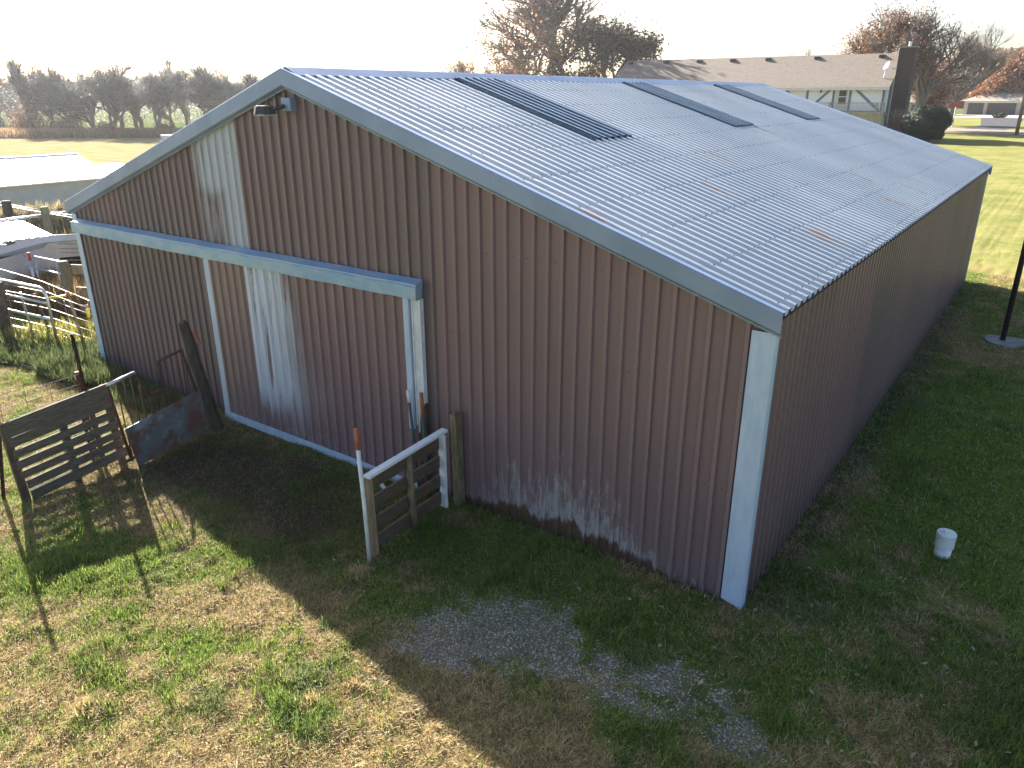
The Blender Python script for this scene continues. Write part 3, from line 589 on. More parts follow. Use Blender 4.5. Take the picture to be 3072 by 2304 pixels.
# jamb post cover right of the door, torn off low down
m = MB()
out = [(-3.62, 2.2), (-3.50, 2.2), (-3.495, 1.30), (-3.50, 1.16), (-3.515, 1.10), (-3.505, 1.04), (-3.53, 1.0), (-3.54, .95), (-3.56, .93), (-3.575, .86), (-3.58, .72), (-3.60, .70), (-3.61, .78), (-3.615, 1.0)]
n_ = len(out); m.add([(x, -.082, z) for x, z in out] + [(x, -.074, z) for x, z in out], [tuple(range(n_)), tuple(range(2 * n_ - 1, n_ - 1, -1))] + [(i, n_ + i, n_ + (i + 1) % n_, (i + 1) % n_) for i in range(n_)])
m.box(-3.61, -3.505, -.0735, -.022, 1.06, 2.2); m.box(-3.612, -3.596, -.096, -.083, .80, 2.2)
m.build('jamb_trim', 'white', barn)
m = MB(); m.box(-3.60, -3.50, -.070, -.024, 0, 1.05); m.build('jamb_post', 'wood_board', barn)
# floodlight on its box below the peak
fl = MB(); fl.box(-5.32, -5.18, -.10, -.02, 3.97, 4.10); fl = fl.build('floodlight', 'trim', barn, bevel=.006)
c = Vector((-5.50, -.23, 3.955)); ax = Vector((-.97, -.15, -.05)).normalized(); m = MB()
m.tube([(-5.27, -.1, 4.02), (-5.31, -.17, 4.0), (-5.36, -.2, 3.98)], .022, 8)
pts = []
for s_, hw, hh in ((-.02, .045, .035), (.02, .075, .05), (.13, .09, .055), (.18, .065, .04)):
    p = Vector((-5.36, -.21, 3.975)) + ax * s_
    pts += [p + Vector((0, -hw, -.035)), p + Vector((0, hw, -.035)), p + Vector((0, hw * .7, hh)), p + Vector((0, -hw * .7, hh))]
m.add(pts, [(0, 1, 2, 3), (15, 14, 13, 12)] + [(i * 4 + k, (i + 1) * 4 + k, (i + 1) * 4 + (k + 1) % 4, i * 4 + (k + 1) % 4) for i in range(3) for k in range(4)])
m.build('lamp_housing', 'black', fl, bevel=.006)
m = MB(); p = Vector((-5.36, -.21, 3.938)) + ax * .08; m.box(p.x - .09, p.x + .09, p.y - .085, p.y + .085, p.z - .012, p.z + .004); m.build('lamp_glass', 'lampglass', fl)

# ================================================================ THINGS AT THE DOOR
h = thing('hurdle', (-3.12, -.75, 0), 'low wooden stock panel with white capped top rail right of the sliding door', 'hurdle')
A, B = Vector((-3.10, -1.31, 0)), Vector((-3.15, -.22, 0))
def on(s_, z, off=0): p = A.lerp(B, s_); return (p.x + off, p.y, z)
for z0, z1 in ((.70, .83), (.49, .62), (.27, .40), (.06, .20)):
    MB().beam(on(0, (z0 + z1) / 2, -.01), on(1, (z0 + z1) / 2 + .01, -.01), .024, z1 - z0, jag=.003).build('board', 'wood_board', h)
MB().beam(on(-.03, .865, .012), on(1.04, .895, .012), .085, .035, jag=.003).build('top_rail', 'white_flaky', h, bevel=.008)
MB().beam(on(.0, -.02, .0), on(.0, .85, -.02), .075, .075).build('post', 'wood_tan', h, bevel=.006)
MB().tube([on(.52, .02, .03), on(.50, .45, .03), on(.50, .85, .02)], [.04, .036, .034], 9).build('post', 'wood_post', h, True)
MB().beam(on(.97, .03, .03), on(.97, .875, .03), .035, .085).build('post', 'white', h, bevel=.01)
pp = thing('wooden_post', (-3.05, -.06, 0), 'square brown wooden post against the wall behind the white railed hurdle', 'post')
m = MB(); m.beam((-3.05, -.085, -.05), (-3.07, -.085, 1.06), .105, .085); m.beam((-3.05, -.085, 1.052), (-3.07, -.085, 1.068), .085, .07, jag=.012); m.build('post_shaft', 'wood_post', pp, bevel=.008)
def stake(name, b, tp, r, mat, tipmat, tiplen, label, cat='stake', grp=None):
    o = thing(name, b, label, cat, grp); b, tp = Vector(b), Vector(tp); mid = tp + (b - tp).normalized() * tiplen
    MB().tube([b - (tp - b) * .02, b.lerp(mid, .5) + Vector((.004, .003, 0)), mid], r, 8).build('shaft', mat, o, True)
    if tipmat: MB().tube([mid, tp], r * 1.12, 8).build('painted_tip', tipmat, o, True)
    return o
stake('stake', (-3.07, -1.40, 0), (-3.15, -1.36, 1.34), .019, 'white', 'orange', .20, 'white stake with orange tip standing at the front end of the low hurdle')
stake('stake', (-3.53, -.19, 0), (-3.65, -.165, 1.21), .016, 'greensteel', 'white', .13, 'green steel stake with white tip leaning on the door edge')
stake('stake', (-3.42, -.17, 0), (-3.475, -.15, 1.22), .018, 'greensteel', 'orange', .26, 'stake with faded orange tip leaning on the torn door jamb')
m = MB(); m.box(-4.05, -3.75, -.36, -.33, .0, .04); o = m.build('fallen_trim_strip', 'white', None, world=(-3.9, -.35, 0)); o.rotation_euler = (0, .12, -.4); tag(o, 'short piece of white metal trim lying on the ground by the door corner', 'trim strip')

# left: rotten leaning post, sheet-metal gate, grey wooden panel
o = thing('wooden_post', (-6.94, -.41, 0), 'dark rotten thick post leaning in front of the barn wall left of the sliding door', 'post')
b0, t0 = Vector((-6.92, -.43, 0)), Vector((-7.08, -.57, 1.47)); m = MB(); pts = [b0.lerp(t0, k / 6) + Vector((random.uniform(-.008, .008), random.uniform(-.008, .008), 0)) for k in range(7)]
m.tube(pts, [.10, .085, .08, .076, .072, .07, .06], 9); m.tube([t0 + Vector((.02, 0, -.03)), t0 + Vector((.02, .01, .035))], [.03, .012], 6); m.build('post_shaft', 'wood_dark', o)
MB().tube([(-6.99, -.50, 1.36), (-6.95, -.47, 1.19)], .022, 6).build('orange_tip', 'orange', o)
g_ = thing('sheet_gate', (-6.82, -1.1, 0), 'rusty pipe gate with a stained sheet metal lower half beside the leaning dark post', 'gate')
def gp(y, z, off=0):
    s_ = (y + 1.65) / 1.1; return (-6.74 - .14 * s_ + off, y, z)
m = MB(); top = [(-1.70, .52), (-1.3, .56), (-.95, .60), (-.62, .64)]; bot = [(-1.62, 0.0), (-1.3, .03), (-.95, .05), (-.58, .10)]
vs = [gp(y, z, .012) for y, z in top] + [gp(y, z, .012) for y, z in bot] + [gp(y, z, .018) for y, z in top] + [gp(y, z, .018) for y, z in bot]
m.add(vs, [(i, i + 1, 5 + i, 4 + i) for i in range(3)] + [(8 + i, 12 + i, 13 + i, 9 + i) for i in range(3)] + [(i, 8 + i, 9 + i, i + 1) for i in range(3)] + [(0, 4, 12, 8), (3, 11, 15, 7)]); m.build('sheet_panel', 'sheet', g_)
fr = MB(); fr.tube([gp(-1.79, 1.09), gp(-1.44, 1.13)], .022, 8); fr.build('top_pipe', 'pipe', g_, True)
fr = MB()
for a, b_ in (((-1.44, 1.12), (-1.30, .80)), ((-1.30, .80), (-1.26, .05)), ((-1.30, .80), (-1.13, .82)), ((-1.13, .82), (-1.11, 1.17)), ((-1.11, 1.17), (-.79, 1.21)), ((-.79, 1.21), (-.66, .62)), ((-1.79, 1.08), (-1.68, .1)), ((-1.75, .12), (-.6, .2)), ((-1.13, .82), (-1.10, .1))): fr.tube([gp(*a), gp(*b_)], .017, 7)
fr.build('frame', 'rust', g_, True)
for k in range(11):
    y = -1.66 + k * .092; zt = 1.09 + (y + 1.79) * .1 if y < -1.44 else (.95 if y < -1.3 else (.8 if y < -1.13 else 1.17 + (y + 1.11) * .12))
    MB().tube([gp(y, .1, -.008), gp(y - .02, zt, -.008)], .0075, 5).build('bar', 'rust', g_, True)
o = thing('slatted_hurdle', (-6.95, -2.2, 0), 'grey weathered slatted wooden panel with a wide top board, left of the sheet metal gate', 'hurdle')
def wp(y, z, off=0): return (-6.93 - .03 * math.sin(y) + off, y, z)
sk = lambda y: (y + 2.79) * .10      # the panel sits askew
for (z0, z1, e0, e1) in ((.775, .955, -2.82, -1.70), (.66, .768, -2.80, -1.72), (.53, .625, -2.79, -1.70), (.395, .495, -2.78, -1.68), (.27, .365, -2.77, -1.66), (.145, .245, -2.74, -1.63), (.0, .12, -2.72, -1.60)):
    MB().beam(wp(e0, (z0 + z1) / 2 + sk(e0), .02), wp(e1, (z0 + z1) / 2 + sk(e1) + random.uniform(-.01, .01), .02), .022, (z1 - z0), jag=.006).build('board', 'grey_board', o)
for y, r in ((-2.77, .04), (-2.22, .035), (-1.70, .035)): MB().beam(wp(y, -.02, -.02), wp(y - .04, .93 + sk(y), -.02), r * 2, .05, jag=.004).build('upright', 'wood_old', o)
for y in (-2.0, -1.88): MB().beam(wp(y, .05, -.06), wp(y - .02, .95, -.06), .03, .02).build('brace', 'rust', o)
# stock wire fence run just behind the panel
o = thing('wire_fence', (-7.3, -2.3, 0), 'rusty stock wire strung close behind the grey slatted hurdle', 'fence')
for z in (.22, .42, .62, .80, .90, 1.0, 1.12):
    MB().tube([(-7.25, -4.2, z - .04), (-7.18, -2.8, z), (-7.26, -2.3, z - .015), (-7.27, -1.80, z)], .0035, 5).build('wire', 'wire', o, True)
for k in range(9):
    y = -4.0 + k * .26; MB().tube([(-7.22, y, .1), (-7.22, y, 1.12)], .0025, 4).build('stay', 'rust', o)
def tpost(b, tp, label, mat='darkrust', r=.028):
    o = thing('steel_post', b, label, 'post'); b, tp = Vector(b), Vector(tp); m = MB(); d = (tp - b)
    m.beam(b - d * .03, tp, r * 1.5, .008, (1, .3, 0)); m.beam(b - d * .03, tp, .008, r * 1.6, (1, .3, 0))
    for k in range(12): p = b.lerp(tp, .15 + k * .07); m.beam(p - Vector((.016, 0, 0)), p + Vector((.016, 0, 0)), .012, .012)
    m.build('post_shaft', mat, o); return o
tpost((-7.19, -2.90, 0), (-7.13, -2.66, 1.62), 'dark rusty steel post at the left end of the grey slatted panel')
tpost((-7.31, -1.76, 0), (-7.20, -1.84, 1.62), 'tall dark rusty steel post behind the right end of the grey slatted hurdle', r=.03)
o = thing('wooden_post', (-7.36, -1.84, 0), 'short reddish wood stub beside the tall rusty post behind the slatted hurdle', 'post'); MB().tube([(-7.38, -1.80, 0), (-7.37, -1.80, 1.12)], .03, 8).build('post_shaft', 'rust', o)

# ---- pipe gates and pens beyond the left corner
def gate(name, a, b_, zt, zs, r, label, bars=(), tail=1, mat='pipe'):
    a, b_ = Vector(a), Vector(b_); o = thing(name, ((a.x + b_.x) / 2, (a.y + b_.y) / 2, 0), label, 'gate', 'galvanised pipe gates of the pens'); d = (b_ - a).normalized()
    up_ = Vector((0, 0, 1)); pts = [a + up_ * zt, b_ - d * .16 + up_ * zt, b_ - d * .05 + up_ * (zt - .05), b_ + up_ * (zt - .16), b_ + up_ * zs[-1]]
    MB().tube(pts, r, 8).build('frame', mat, o, True)
    MB().tube([a + up_ * zt, a + up_ * zs[-1]], r, 8).build('frame_end', mat, o, True)
    for z in zs: MB().tube([a + up_ * z, b_ + up_ * z], r * .9, 8).build('rail', mat, o, True)
    for s_ in bars: p = a.lerp(b_, s_); MB().tube([p + up_ * zs[-1], p + up_ * zt], r * .6, 6).build('upright', mat, o, True)
    return o
gate('pipe_gate', (-15.5, -.25, 0), (-12.41, .08, 0), 1.02, (.75, .46, .14), .026, 'nearest bright pipe gate with a rounded top corner at the left edge', (.55,))
gate('pipe_gate', (-15.4, 1.20, 0), (-14.15, 1.25, 0), 1.05, (.80, .52, .2), .022, 'short pipe gate with rounded corner beside the mossy round post', (.7,))
gate('pipe_gate', (-18.8, .1, 0), (-16.75, 1.15, 0), 1.0, (.7, .45, .15), .022, 'pipe gate behind the tallest wooden post at the left edge')
gate('pipe_gate', (-16.55, 1.28, 0), (-15.48, 1.14, 0), 1.02, (.78, .52, .22), .018, 'narrow pipe gate between the tallest wooden post and the red tipped stake')
def wpost(b, h_, r, mat, label, lean=(0, 0)):
    o = thing('fence_post', b, label, 'post', 'wooden fence posts by the pens'); b = Vector(b)
    MB().tube([b - Vector((0, 0, .05)), b + Vector((lean[0] * .5, lean[1] * .5, h_ * .5)), b + Vector((lean[0], lean[1], h_ - .01)), b + Vector((lean[0], lean[1], h_))], [r * 1.08, r, r, r * .9], 10).build('post_shaft', mat, o, True); return o
wpost((-16.70, 1.28, 0), 1.22, .095, 'wood_old', 'tall thick grey wooden post with a wire spike on top', (.08, .03))
wpost((-13.78, 1.05, 0), 1.17, .085, 'wood_green', 'mossy round post between the pipe gate and the barn corner')
wpost((-13.78, -.20, 0), 1.0, .085, 'wood_old', 'weathered post cut by the left edge beside the nearest pipe gate', (.1, .05))
MB().tube([(-16.62, 1.30, 1.2), (-16.66, 1.27, 1.5)], .014, 5).build('spike', 'darkrust', bpy.data.objects['fence_post'])
stake('stake', (-12.18, .41, 0), (-12.26, .36, .93), .028, 'wood_tan', 'redtip', .1, 'tan wooden stake with red tip and yellow handle near the barn corner')
stake('stake', (-15.42, 1.10, 0), (-15.40, 1.12, 1.14), .03, 'pipe', 'redtip', .16, 'grey stake with red tip at the far end of the short pipe gate')
tpost((-13.32, .08, 0), (-13.36, .04, .83), 'thin steel stake with white top among the fence wires', 'pipe', .03)
stake('stake', (-12.9, .22, 0), (-13.05, .14, .83), .025, 'wood_old', 'orange', .1, 'thin brown stake with orange top among the fence wires')
o = thing('gate_handle', (-12.25, .3, .86), 'bright yellow gate handle hanging on the wire at the tan stake', 'handle'); MB().tube([(-12.42, .10, .84), (-12.3, .30, .86), (-12.22, .44, .88)], .022, 8).build('grip', 'yellow', o, True); MB().tube([(-12.22, .44, .88), (-11.5, .5, .78)], .005, 5).build('hook_wire', 'wire', o)
o = thing('gate_handle', (-11.35, .25, .75), 'yellow insulator against the white corner trim of the barn', 'handle'); MB().tube([(-11.30, .20, .66), (-11.32, .22, .80)], .03, 8).build('grip', 'yellow', o, True)
o = thing('wire_fence', (-12, .3, 0), 'electric fence wires sagging from the pipe gate to the barn corner', 'fence')
for i, (z, z2) in enumerate(((.93, .66), (.80, .57), (.63, .42), (.45, .27), (.29, .12), (.15, .03))):
    MB().tube([(-15.6, -.42, z + .12), (-13.9, -.16, z + .06), (-12.45, .14, z + .01 * (i % 2)), (-11.9, .23, z * .5 + z2 * .5 + .04), (-10.75, .44, z2)], .006, 5).build('wire', 'wire', o, True)
for x_ in (-14.4, -13.6, -12.0, -11.4): MB().tube([(x_, .0 + (x_ + 13) * .15, 0), (x_, .02 + (x_ + 13) * .15, .85)], .006, 5).build('stay', 'wire', o)
MB().tube([(-15.6, -.1, 1.25), (-13.2, .35, 1.0), (-11.3, .55, .74), (-10.75, .6, .62)], .007, 5).build('wire', 'wire', o, True)
o = thing('wire_fence', (-19, 1.8, 0), 'high fence wires crossing behind the tallest wooden post', 'fence')
for z, z2 in ((1.12, 1.2), (.95, 1.0), (.8, .82), (1.3, 1.42), (.62, .64), (1.02, 1.1)): MB().tube([(-20.5, -.3, z), (-16.8, 1.3, z), (-14.2, 2.9, z2)], .010, 5).build('wire', 'wire', o, True)
o = thing('plank_fence', (-13.2, 1.5, 0), 'tan plank fence between the mossy post and the barn', 'fence')
for z0, z1 in ((.92, 1.1), (.42, .66), (.12, .30)): MB().beam((-13.7, 1.15, (z0 + z1) / 2), (-11.0, 2.4, (z0 + z1) / 2), .04, z1 - z0).build('plank', 'wood_tan', o)
MB().beam((-11.1, 2.4, 0), (-11.1, 2.4, 1.15), .1, .1).build('post', 'wood_tan', o)
o = thing('pipe_rail', (-18.6, 2.5, 0), 'long bright pipe rail above the small corrugated shed roof', 'rail'); MB().tube([(-18.76, 1.2, 1.37), (-18.6, 3.5, 1.42)], .035, 8).build('rail', 'pipe', o, True)
for y in (1.3, 3.4): MB().tube([(-18.7, y, 0), (-18.7, y, 1.36)], .04, 8).build('post', 'wood_old', o)
wpost((-18.5, 2.9, 0), 1.62, .09, 'wood_green', 'short mossy post in front of the weedy bank')
wpost((-19.8, 2.6, 0), 1.7, .11, 'wood_dark', 'dark ragged stump like post at the end of the weedy bank')
o = thing('wire_fence', (-19, 3, 0), 'rails strung along the weedy bank in front of the long white roof', 'fence')
for a, b_ in (((-20.2, 2.6, 1.62), (-18.4, 3.0, 1.48)), ((-18.4, 3.0, 1.48), (-16.4, 3.7, 1.32)), ((-20.2, 2.6, 1.56), (-16.4, 3.7, 1.22)), ((-23, 1.9, 1.5), (-20.0, 2.6, 1.62))): MB().tube([a, b_], .018, 6).build('rail', 'wire', o, True)

# sheds
def corr(m, p00, p01, p10, n, amp=.02):     # corrugated patch: p00->p01 along the ribs' row, p00->p10 down the slope
    p00, p01, p10 = Vector(p00), Vector(p01), Vector(p10); vs = []
    for i in range(n * 4 + 1):
        s_ = i / (n * 4); h_ = amp if (i % 4) in (1, 2) else 0; q = p00.lerp(p01, s_) + Vector((0, 0, h_)); vs += [q, q + (p10 - p00)]
    m.add(vs, [(2 * i, 2 * i + 1, 2 * i + 3, 2 * i + 2) for i in range(n * 4)]); return m
o = thing('livestock_shed', (-29, 5, 0), 'long low grey shed with a glaring white metal roof beyond the pens', 'shed')
m = MB(); corr(m, (-30.9, -6, 1.95), (-30.9, 9.75, 1.95), (-26.5, -6.6, 1.42), 60, .015)
vs = [(-30.9, -6, 1.95), (-30.92, 9.75, 1.95), (-26.7, 9.05, 1.40), (-26.5, -6.6, 1.40)]; m = MB(); m.add(vs + [(a, b_, c_ - .05) for a, b_, c_ in vs], [(0, 3, 2, 1), (4, 5, 6, 7), (0, 1, 5, 4), (1, 2, 6, 5), (2, 3, 7, 6), (3, 0, 4, 7)])
m.add([(-30.9, -6, 1.95), (-30.92, 9.75, 1.95), (-35, 9.9, 1.3), (-35, -6, 1.3)], [(0, 1, 2, 3)]); m.build('roof', 'shedroof', o)
MB().beam((-30.9, -6, 1.985), (-30.92, 9.8, 1.985), .16, .05).build('ridge_cap', 'shedfascia', o)
m = MB(); m.add([(-26.75, -6.4, 0), (-26.9, 8.9, 0), (-26.9, 8.9, 1.38), (-26.75, -6.4, 1.38)], [(0, 1, 2, 3)]); m.add([(-26.9, 8.9, 0), (-34.9, 9.6, 0), (-34.9, 9.6, 1.3), (-30.92, 9.5, 1.9), (-26.9, 8.9, 1.36)], [(0, 1, 2, 3, 4)]); m.build('wall', 'shedwall', o)
o = thing('livestock_shed', (-28, 9.8, 0), 'second low shed whose white roof peeps out behind the long one', 'shed')
m = MB(); vs = [(-28.9, 8.9, 1.70), (-28.7, 10.3, 1.70), (-27.3, 10.35, 1.50), (-27.3, 9.1, 1.50)]; m.add(vs + [(a, b_, c_ - .06) for a, b_, c_ in vs], [(0, 3, 2, 1), (4, 5, 6, 7), (0, 1, 5, 4), (1, 2, 6, 5), (2, 3, 7, 6), (3, 0, 4, 7)]); m.build('roof', 'shedroof', o); MB().box(-28.7, -27.5, 9.3, 10.2, 0, 1.44).build('wall', 'shedwall', o)
o = thing('animal_shelter', (-18.3, 1, 0), 'small shelter with a bright corrugated roof in front of the weedy bank', 'shelter')
m = MB(); corr(m, (-18.6, -1.2, 1.36), (-18.45, 2.35, 1.36), (-17.4, -1.1, 1.12), 17, .022); vs = []; m.build('roof', 'shedroof', o)
MB().box(-18.3, -17.5, -1.1, 2.45, 0, 1.08).build('wall', 'shedwall', o)
o = thing('animal_shelter', (-15.9, 2.4, 0), 'grey metal shelter with a dark opening beside the barn corner', 'shelter')
m = MB(); z1 = 1.0
ext = [(-15.75, .62), (-15.95, 1.65), (-14.8, 3.9), (-16.6, 4.6), (-18.0, 1.7)]
m.add([(x, y, 0) for x, y in ext] + [(x, y, (z1 + (.10 if i in (1, 2) else .02) if i < 3 else .4)) for i, (x, y) in enumerate(ext)], [(0, 5, 9, 4), (3, 2, 7, 8), (4, 9, 8, 3), (0, 1, 6, 5)]); m.build('wall', 'shedwall', o)
fx = lambda s_: (-15.95 + 1.15 * s_, 1.65 + 2.25 * s_)
m = MB()
for s0, s1, z0, zt in ((0, .10, 0, 1.3), (.10, 1, .86, 1.3)):
    a, b_ = fx(s0), fx(s1); m.add([(*a, z0), (*b_, z0), (*b_, zt), (*a, zt)], [(0, 1, 2, 3)])
m.build('front_panel', 'shedtan', o)
a, b_ = fx(.08), fx(1); MB().add([(a[0] - .12, a[1] + .06, 0), (b_[0] - .12, b_[1] + .06, 0), (b_[0] - .12, b_[1] + .06, .9), (a[0] - .12, a[1] + .06, .9)], [(0, 1, 2, 3)]).build('opening', 'opening_shade', o)  # near-black sheet stands in for the shade inside the shelter
m = MB(); vs = [(-15.75, .55, 1.10), (-15.85, 1.60, 1.22), (-14.6, 3.9, 1.26), (-16.9, 4.7, .55), (-18.3, 1.6, .45)]; m.add([(a, b_, c_ + .13) for a, b_, c_ in vs] + vs, [(0, 1, 2, 3, 4), (0, 5, 6, 1), (1, 6, 7, 2), (2, 7, 8, 3), (3, 8, 9, 4), (4, 9, 5, 0), (9, 8, 7, 6, 5)]); m.build('roof', 'shedfascia', o)

# weedy earth bank
n = 60; u = np.linspace(0, 1, n); vv = np.linspace(-1, 1, 16); U, VV = np.meshgrid(u, vv); bx = -24.5 + 8.6 * U * 1.0; by = -1.0 + 10.0 * U
X = -24.2 + 3.2 * U + VV * -1.5; Y = -3.0 + 11.5 * U + VV * .4; Z = 1.12 * np.cos(VV * np.pi / 2) ** .8 * (.85 + .25 * fbm(U * 9, VV * 2, 5)) + .08 * (fbm(X * 3, Y * 3, 8) - .5)
V = np.stack([X.ravel(), Y.ravel(), Z.ravel()], 1); I = np.arange(15)[:, None] * n + np.arange(n - 1)[None]; F = np.stack([I, I + 1, I + n + 1, I + n], -1).reshape(-1, 4)
M['bank'] = simple('dead_weeds_earth', (.10, .085, .05), (.20, .16, .09), .95, 0, 5)
tag(np_mesh('earth_bank', V, F, 'bank', smooth=True), kind='structure')
parts = []
n = 22000; U = rng.random(n); VV = rng.uniform(-1, 1, n); x = -24.2 + 3.2 * U + VV * -1.5; y = -3.0 + 11.5 * U + VV * .4; z = 1.1 * np.cos(VV * np.pi / 2) ** .8 * .95
r1 = rng.random((n, 1)); parts.append(blades(n, x, y, rng.uniform(.12, .4, n), .016, rng.uniform(.2, 1.4, n), (np.array([.13, .11, .055]) * (1 - r1) + np.array([.34, .28, .16]) * r1), z))
V, F, T = join(parts); tag(np_mesh('dead_weeds', V, F, 'blades', T), 'dead weeds covering the earth bank below the long white shed roof', 'weeds', kind='stuff')
# tall grass at the corner, dry weeds in the pens
parts = []
def tall(n, cx, cy, rx, ry, rot, l0, l1, c0, c1, wd=.012, tl=1.0):
    a = rng.uniform(0, 6.28, n); q = np.sqrt(rng.random(n)); u, v = rx * q * np.cos(a), ry * q * np.sin(a); x = cx + u * math.cos(rot) - v * math.sin(rot); y = cy + u * math.sin(rot) + v * math.cos(rot)
    ok = ~((x > -10.66) & (y > -.03)); x, y = x[ok], y[ok]; n = len(x); r1 = rng.random((n, 1)); return blades(n, x, y, rng.uniform(l0, l1, n), wd * rng.uniform(.6, 1.3, n), rng.uniform(.05, tl, n), (np.array(c0) * (1 - r1) + np.array(c1) * r1) * rng.uniform(.7, 1.2, (n, 1)))
G0, G1 = (.04, .07, .022), (.15, .17, .07); D0, D1 = (.15, .085, .045), (.38, .27, .12)
parts += [tall(9000, -12.0, -.15, 1.9, .8, .3, .08, .22, (.03, .06, .018), (.10, .14, .04), .02, 1.45), tall(15000, -12.0, -.15, 1.7, .75, .35, .08, .26, G0, G1, .013, 1.35), tall(9000, -13.8, -1.2, 2.0, .8, .4, .06, .2, G0, G1, .013, 1.35), tall(2500, -10.95, .0, .35, .9, 0, .15, .4, G0, G1), tall(4500, -10.4, -.5, .9, .35, .2, .08, .3, G0, G1, .01), tall(1500, -9.0, -.25, 1.0, .18, 0, .06, .2, G0, G1, .009), tall(2500, -8.5, -.45, 1.2, .3, 0, .05, .2, G0, G1, .009),
          tall(2600, -12.4, .4, 1.3, .6, .5, .12, .36, (.22, .24, .05), (.42, .36, .10))]
V, F, T = join(parts); tag(np_mesh('tall_grass', V, F, 'blades', T), 'rank tall green grass at the left corner of the barn', 'grass', kind='stuff')
parts = [tall(13000, -14.6, 1.9, 2.2, 1.0, .45, .35, .85, D0, D1, .014), tall(11000, -17.5, .6, 2.6, 1.2, .5, .3, .8, D0, D1, .016), tall(3000, -12.2, 1.9, 1.0, .5, .4, .3, .9, D0, (.45, .33, .10), .014), tall(6000, -17.2, 4.2, 2.0, 1.6, .4, .5, 1.15, D0, (.40, .33, .13), .016), tall(5000, -20.3, .8, 1.5, 2, 0, .3, .8, D0, D1, .016)]
V, F, T = join(parts); tag(np_mesh('dry_weeds', V, F, 'blades', T), 'tangled brown dry weeds growing through the pen gates', 'weeds', kind='stuff')

# ================================================================ RIGHT YARD
o = thing('cleanout_pipe', (1.31, 1.87, 0), 'white plastic pipe with a screw cap sticking out of the shaded lawn', 'pipe')
PC = (1.31, 1.87, 0)
MB().lathe(PC, [(.072, -.1), (.072, .12)], 28).build('pipe', 'pvc', o, True)
MB().lathe(PC, [(.074, .10), (.084, .103), (.084, .215), (.082, .217)], 28).build('collar', 'pvc', o)
MB().lathe(PC, [(.074, .218), (.080, .221), (.087, .223), (.087, .243), (.082, .250), (.060, .251), (.058, .257), (.054, .259)], 28).build('cap', 'pvc', o)
MB().beam((1.285, 1.845, .262), (1.335, 1.895, .262), .034, .020).build('cap_lug', 'pvc', o, bevel=.004)
o = thing('steel_pole', (1.17, 9.95, 0), 'dark brown steel pole set in a round concrete pad on the lawn', 'pole')
MB().tube([(1.17, 9.95, 0), (1.17, 9.95, 5.5)], .044, 14).build('pole_shaft', 'steel_pole', o, True)
m = MB(); n_ = 22; vs = []
for k in range(n_): a = 2 * math.pi * k / n_; r = .34 + .03 * math.sin(3 * a) + random.uniform(-.012, .012); vs.append((1.2 + r * math.cos(a), 9.93 + r * math.sin(a), -.02))
vs += [(x * .96 + .048, y * .96 + .4, .045) for x, y, z in vs]; m.add(vs, [tuple(range(n_, 2 * n_))] + [(k, (k + 1) % n_, n_ + (k + 1) % n_, n_ + k) for k in range(n_)]); m.build('concrete_pad', 'concrete', o)

# ================================================================ HOUSE
yH = 78.0; XR = -14.55; XL = -44.4; ZE = 5.02; ZR = 8.0; YR = yH + 4.6
hs = thing('house', (-29, 82, 0), 'long house with half timbered white wall, shingle roof and raised deck', 'house')
m = MB(); m.add([(XL, yH, 0), (XR, yH, 0), (XR, yH, ZE), (XL, yH, ZE)], [(0, 1, 2, 3)]); m.add([(XR, yH, 0), (XR, yH + 9.2, 0), (XR, yH + 9.2, ZE), (XR, YR, ZR - .1), (XR, yH, ZE)], [(0, 1, 2, 3, 4)])
m.add([(XL, yH, 0), (XL, yH + 9.2, 0), (XL, yH + 9.2, ZE), (XL, YR, ZR - .1), (XL, yH, ZE)], [(4, 3, 2, 1, 0)]); m.add([(XL, yH + 9.2, 0), (XR, yH + 9.2, 0), (XR, yH + 9.2, ZE), (XL, yH + 9.2, ZE)], [(3, 2, 1, 0)]); m.build('wall', 'stucco', hs)
m = MB(); ov = .55; q = (ZR - ZE - .12) / (YR - yH)
vs = [(XL - .4, yH - ov, ZE + .12 - ov * q), (XR + .35, yH - ov, ZE + .12 - ov * q), (XR + .35, YR, ZR), (XL - .4, YR, ZR), (XR + .35, yH + 9.2 + ov, ZE + .12 - ov * q), (XL - .4, yH + 9.2 + ov, ZE + .12 - ov * q)]
m.add(vs + [(a, b_, c_ - .14) for a, b_, c_ in vs], [(0, 1, 2, 3), (3, 2, 4, 5), (7, 6, 9, 8), (8, 9, 11, 10), (1, 7, 8, 2), (2, 8, 10, 4), (0, 3, 9, 6), (3, 5, 11, 9)]); hroof = m.build('roof', 'shingles', hs)
zf = ZE + .12 - ov * q; MB().box(XL - .4, XR + .35, yH - ov - .05, yH - ov + .0, zf - .24, zf - .01).build('gutter', 'fascia', hs)
for x in (-44.0, -39.5, -35.4, -27.58, -22.46, -16.23, -31.5):
    MB().box(x - .28, x + .28, YR - .75, YR - .25, ZR - .42, ZR - .14).build('roof_vent', 'black', hroof, bevel=.05)
wf = yH - .03
def tim(p0, p1, w_=.24): return MB().beam((p0[0], wf, p0[1]), (p1[0], wf, p1[1]), w_, .06, (0, 1, 0))
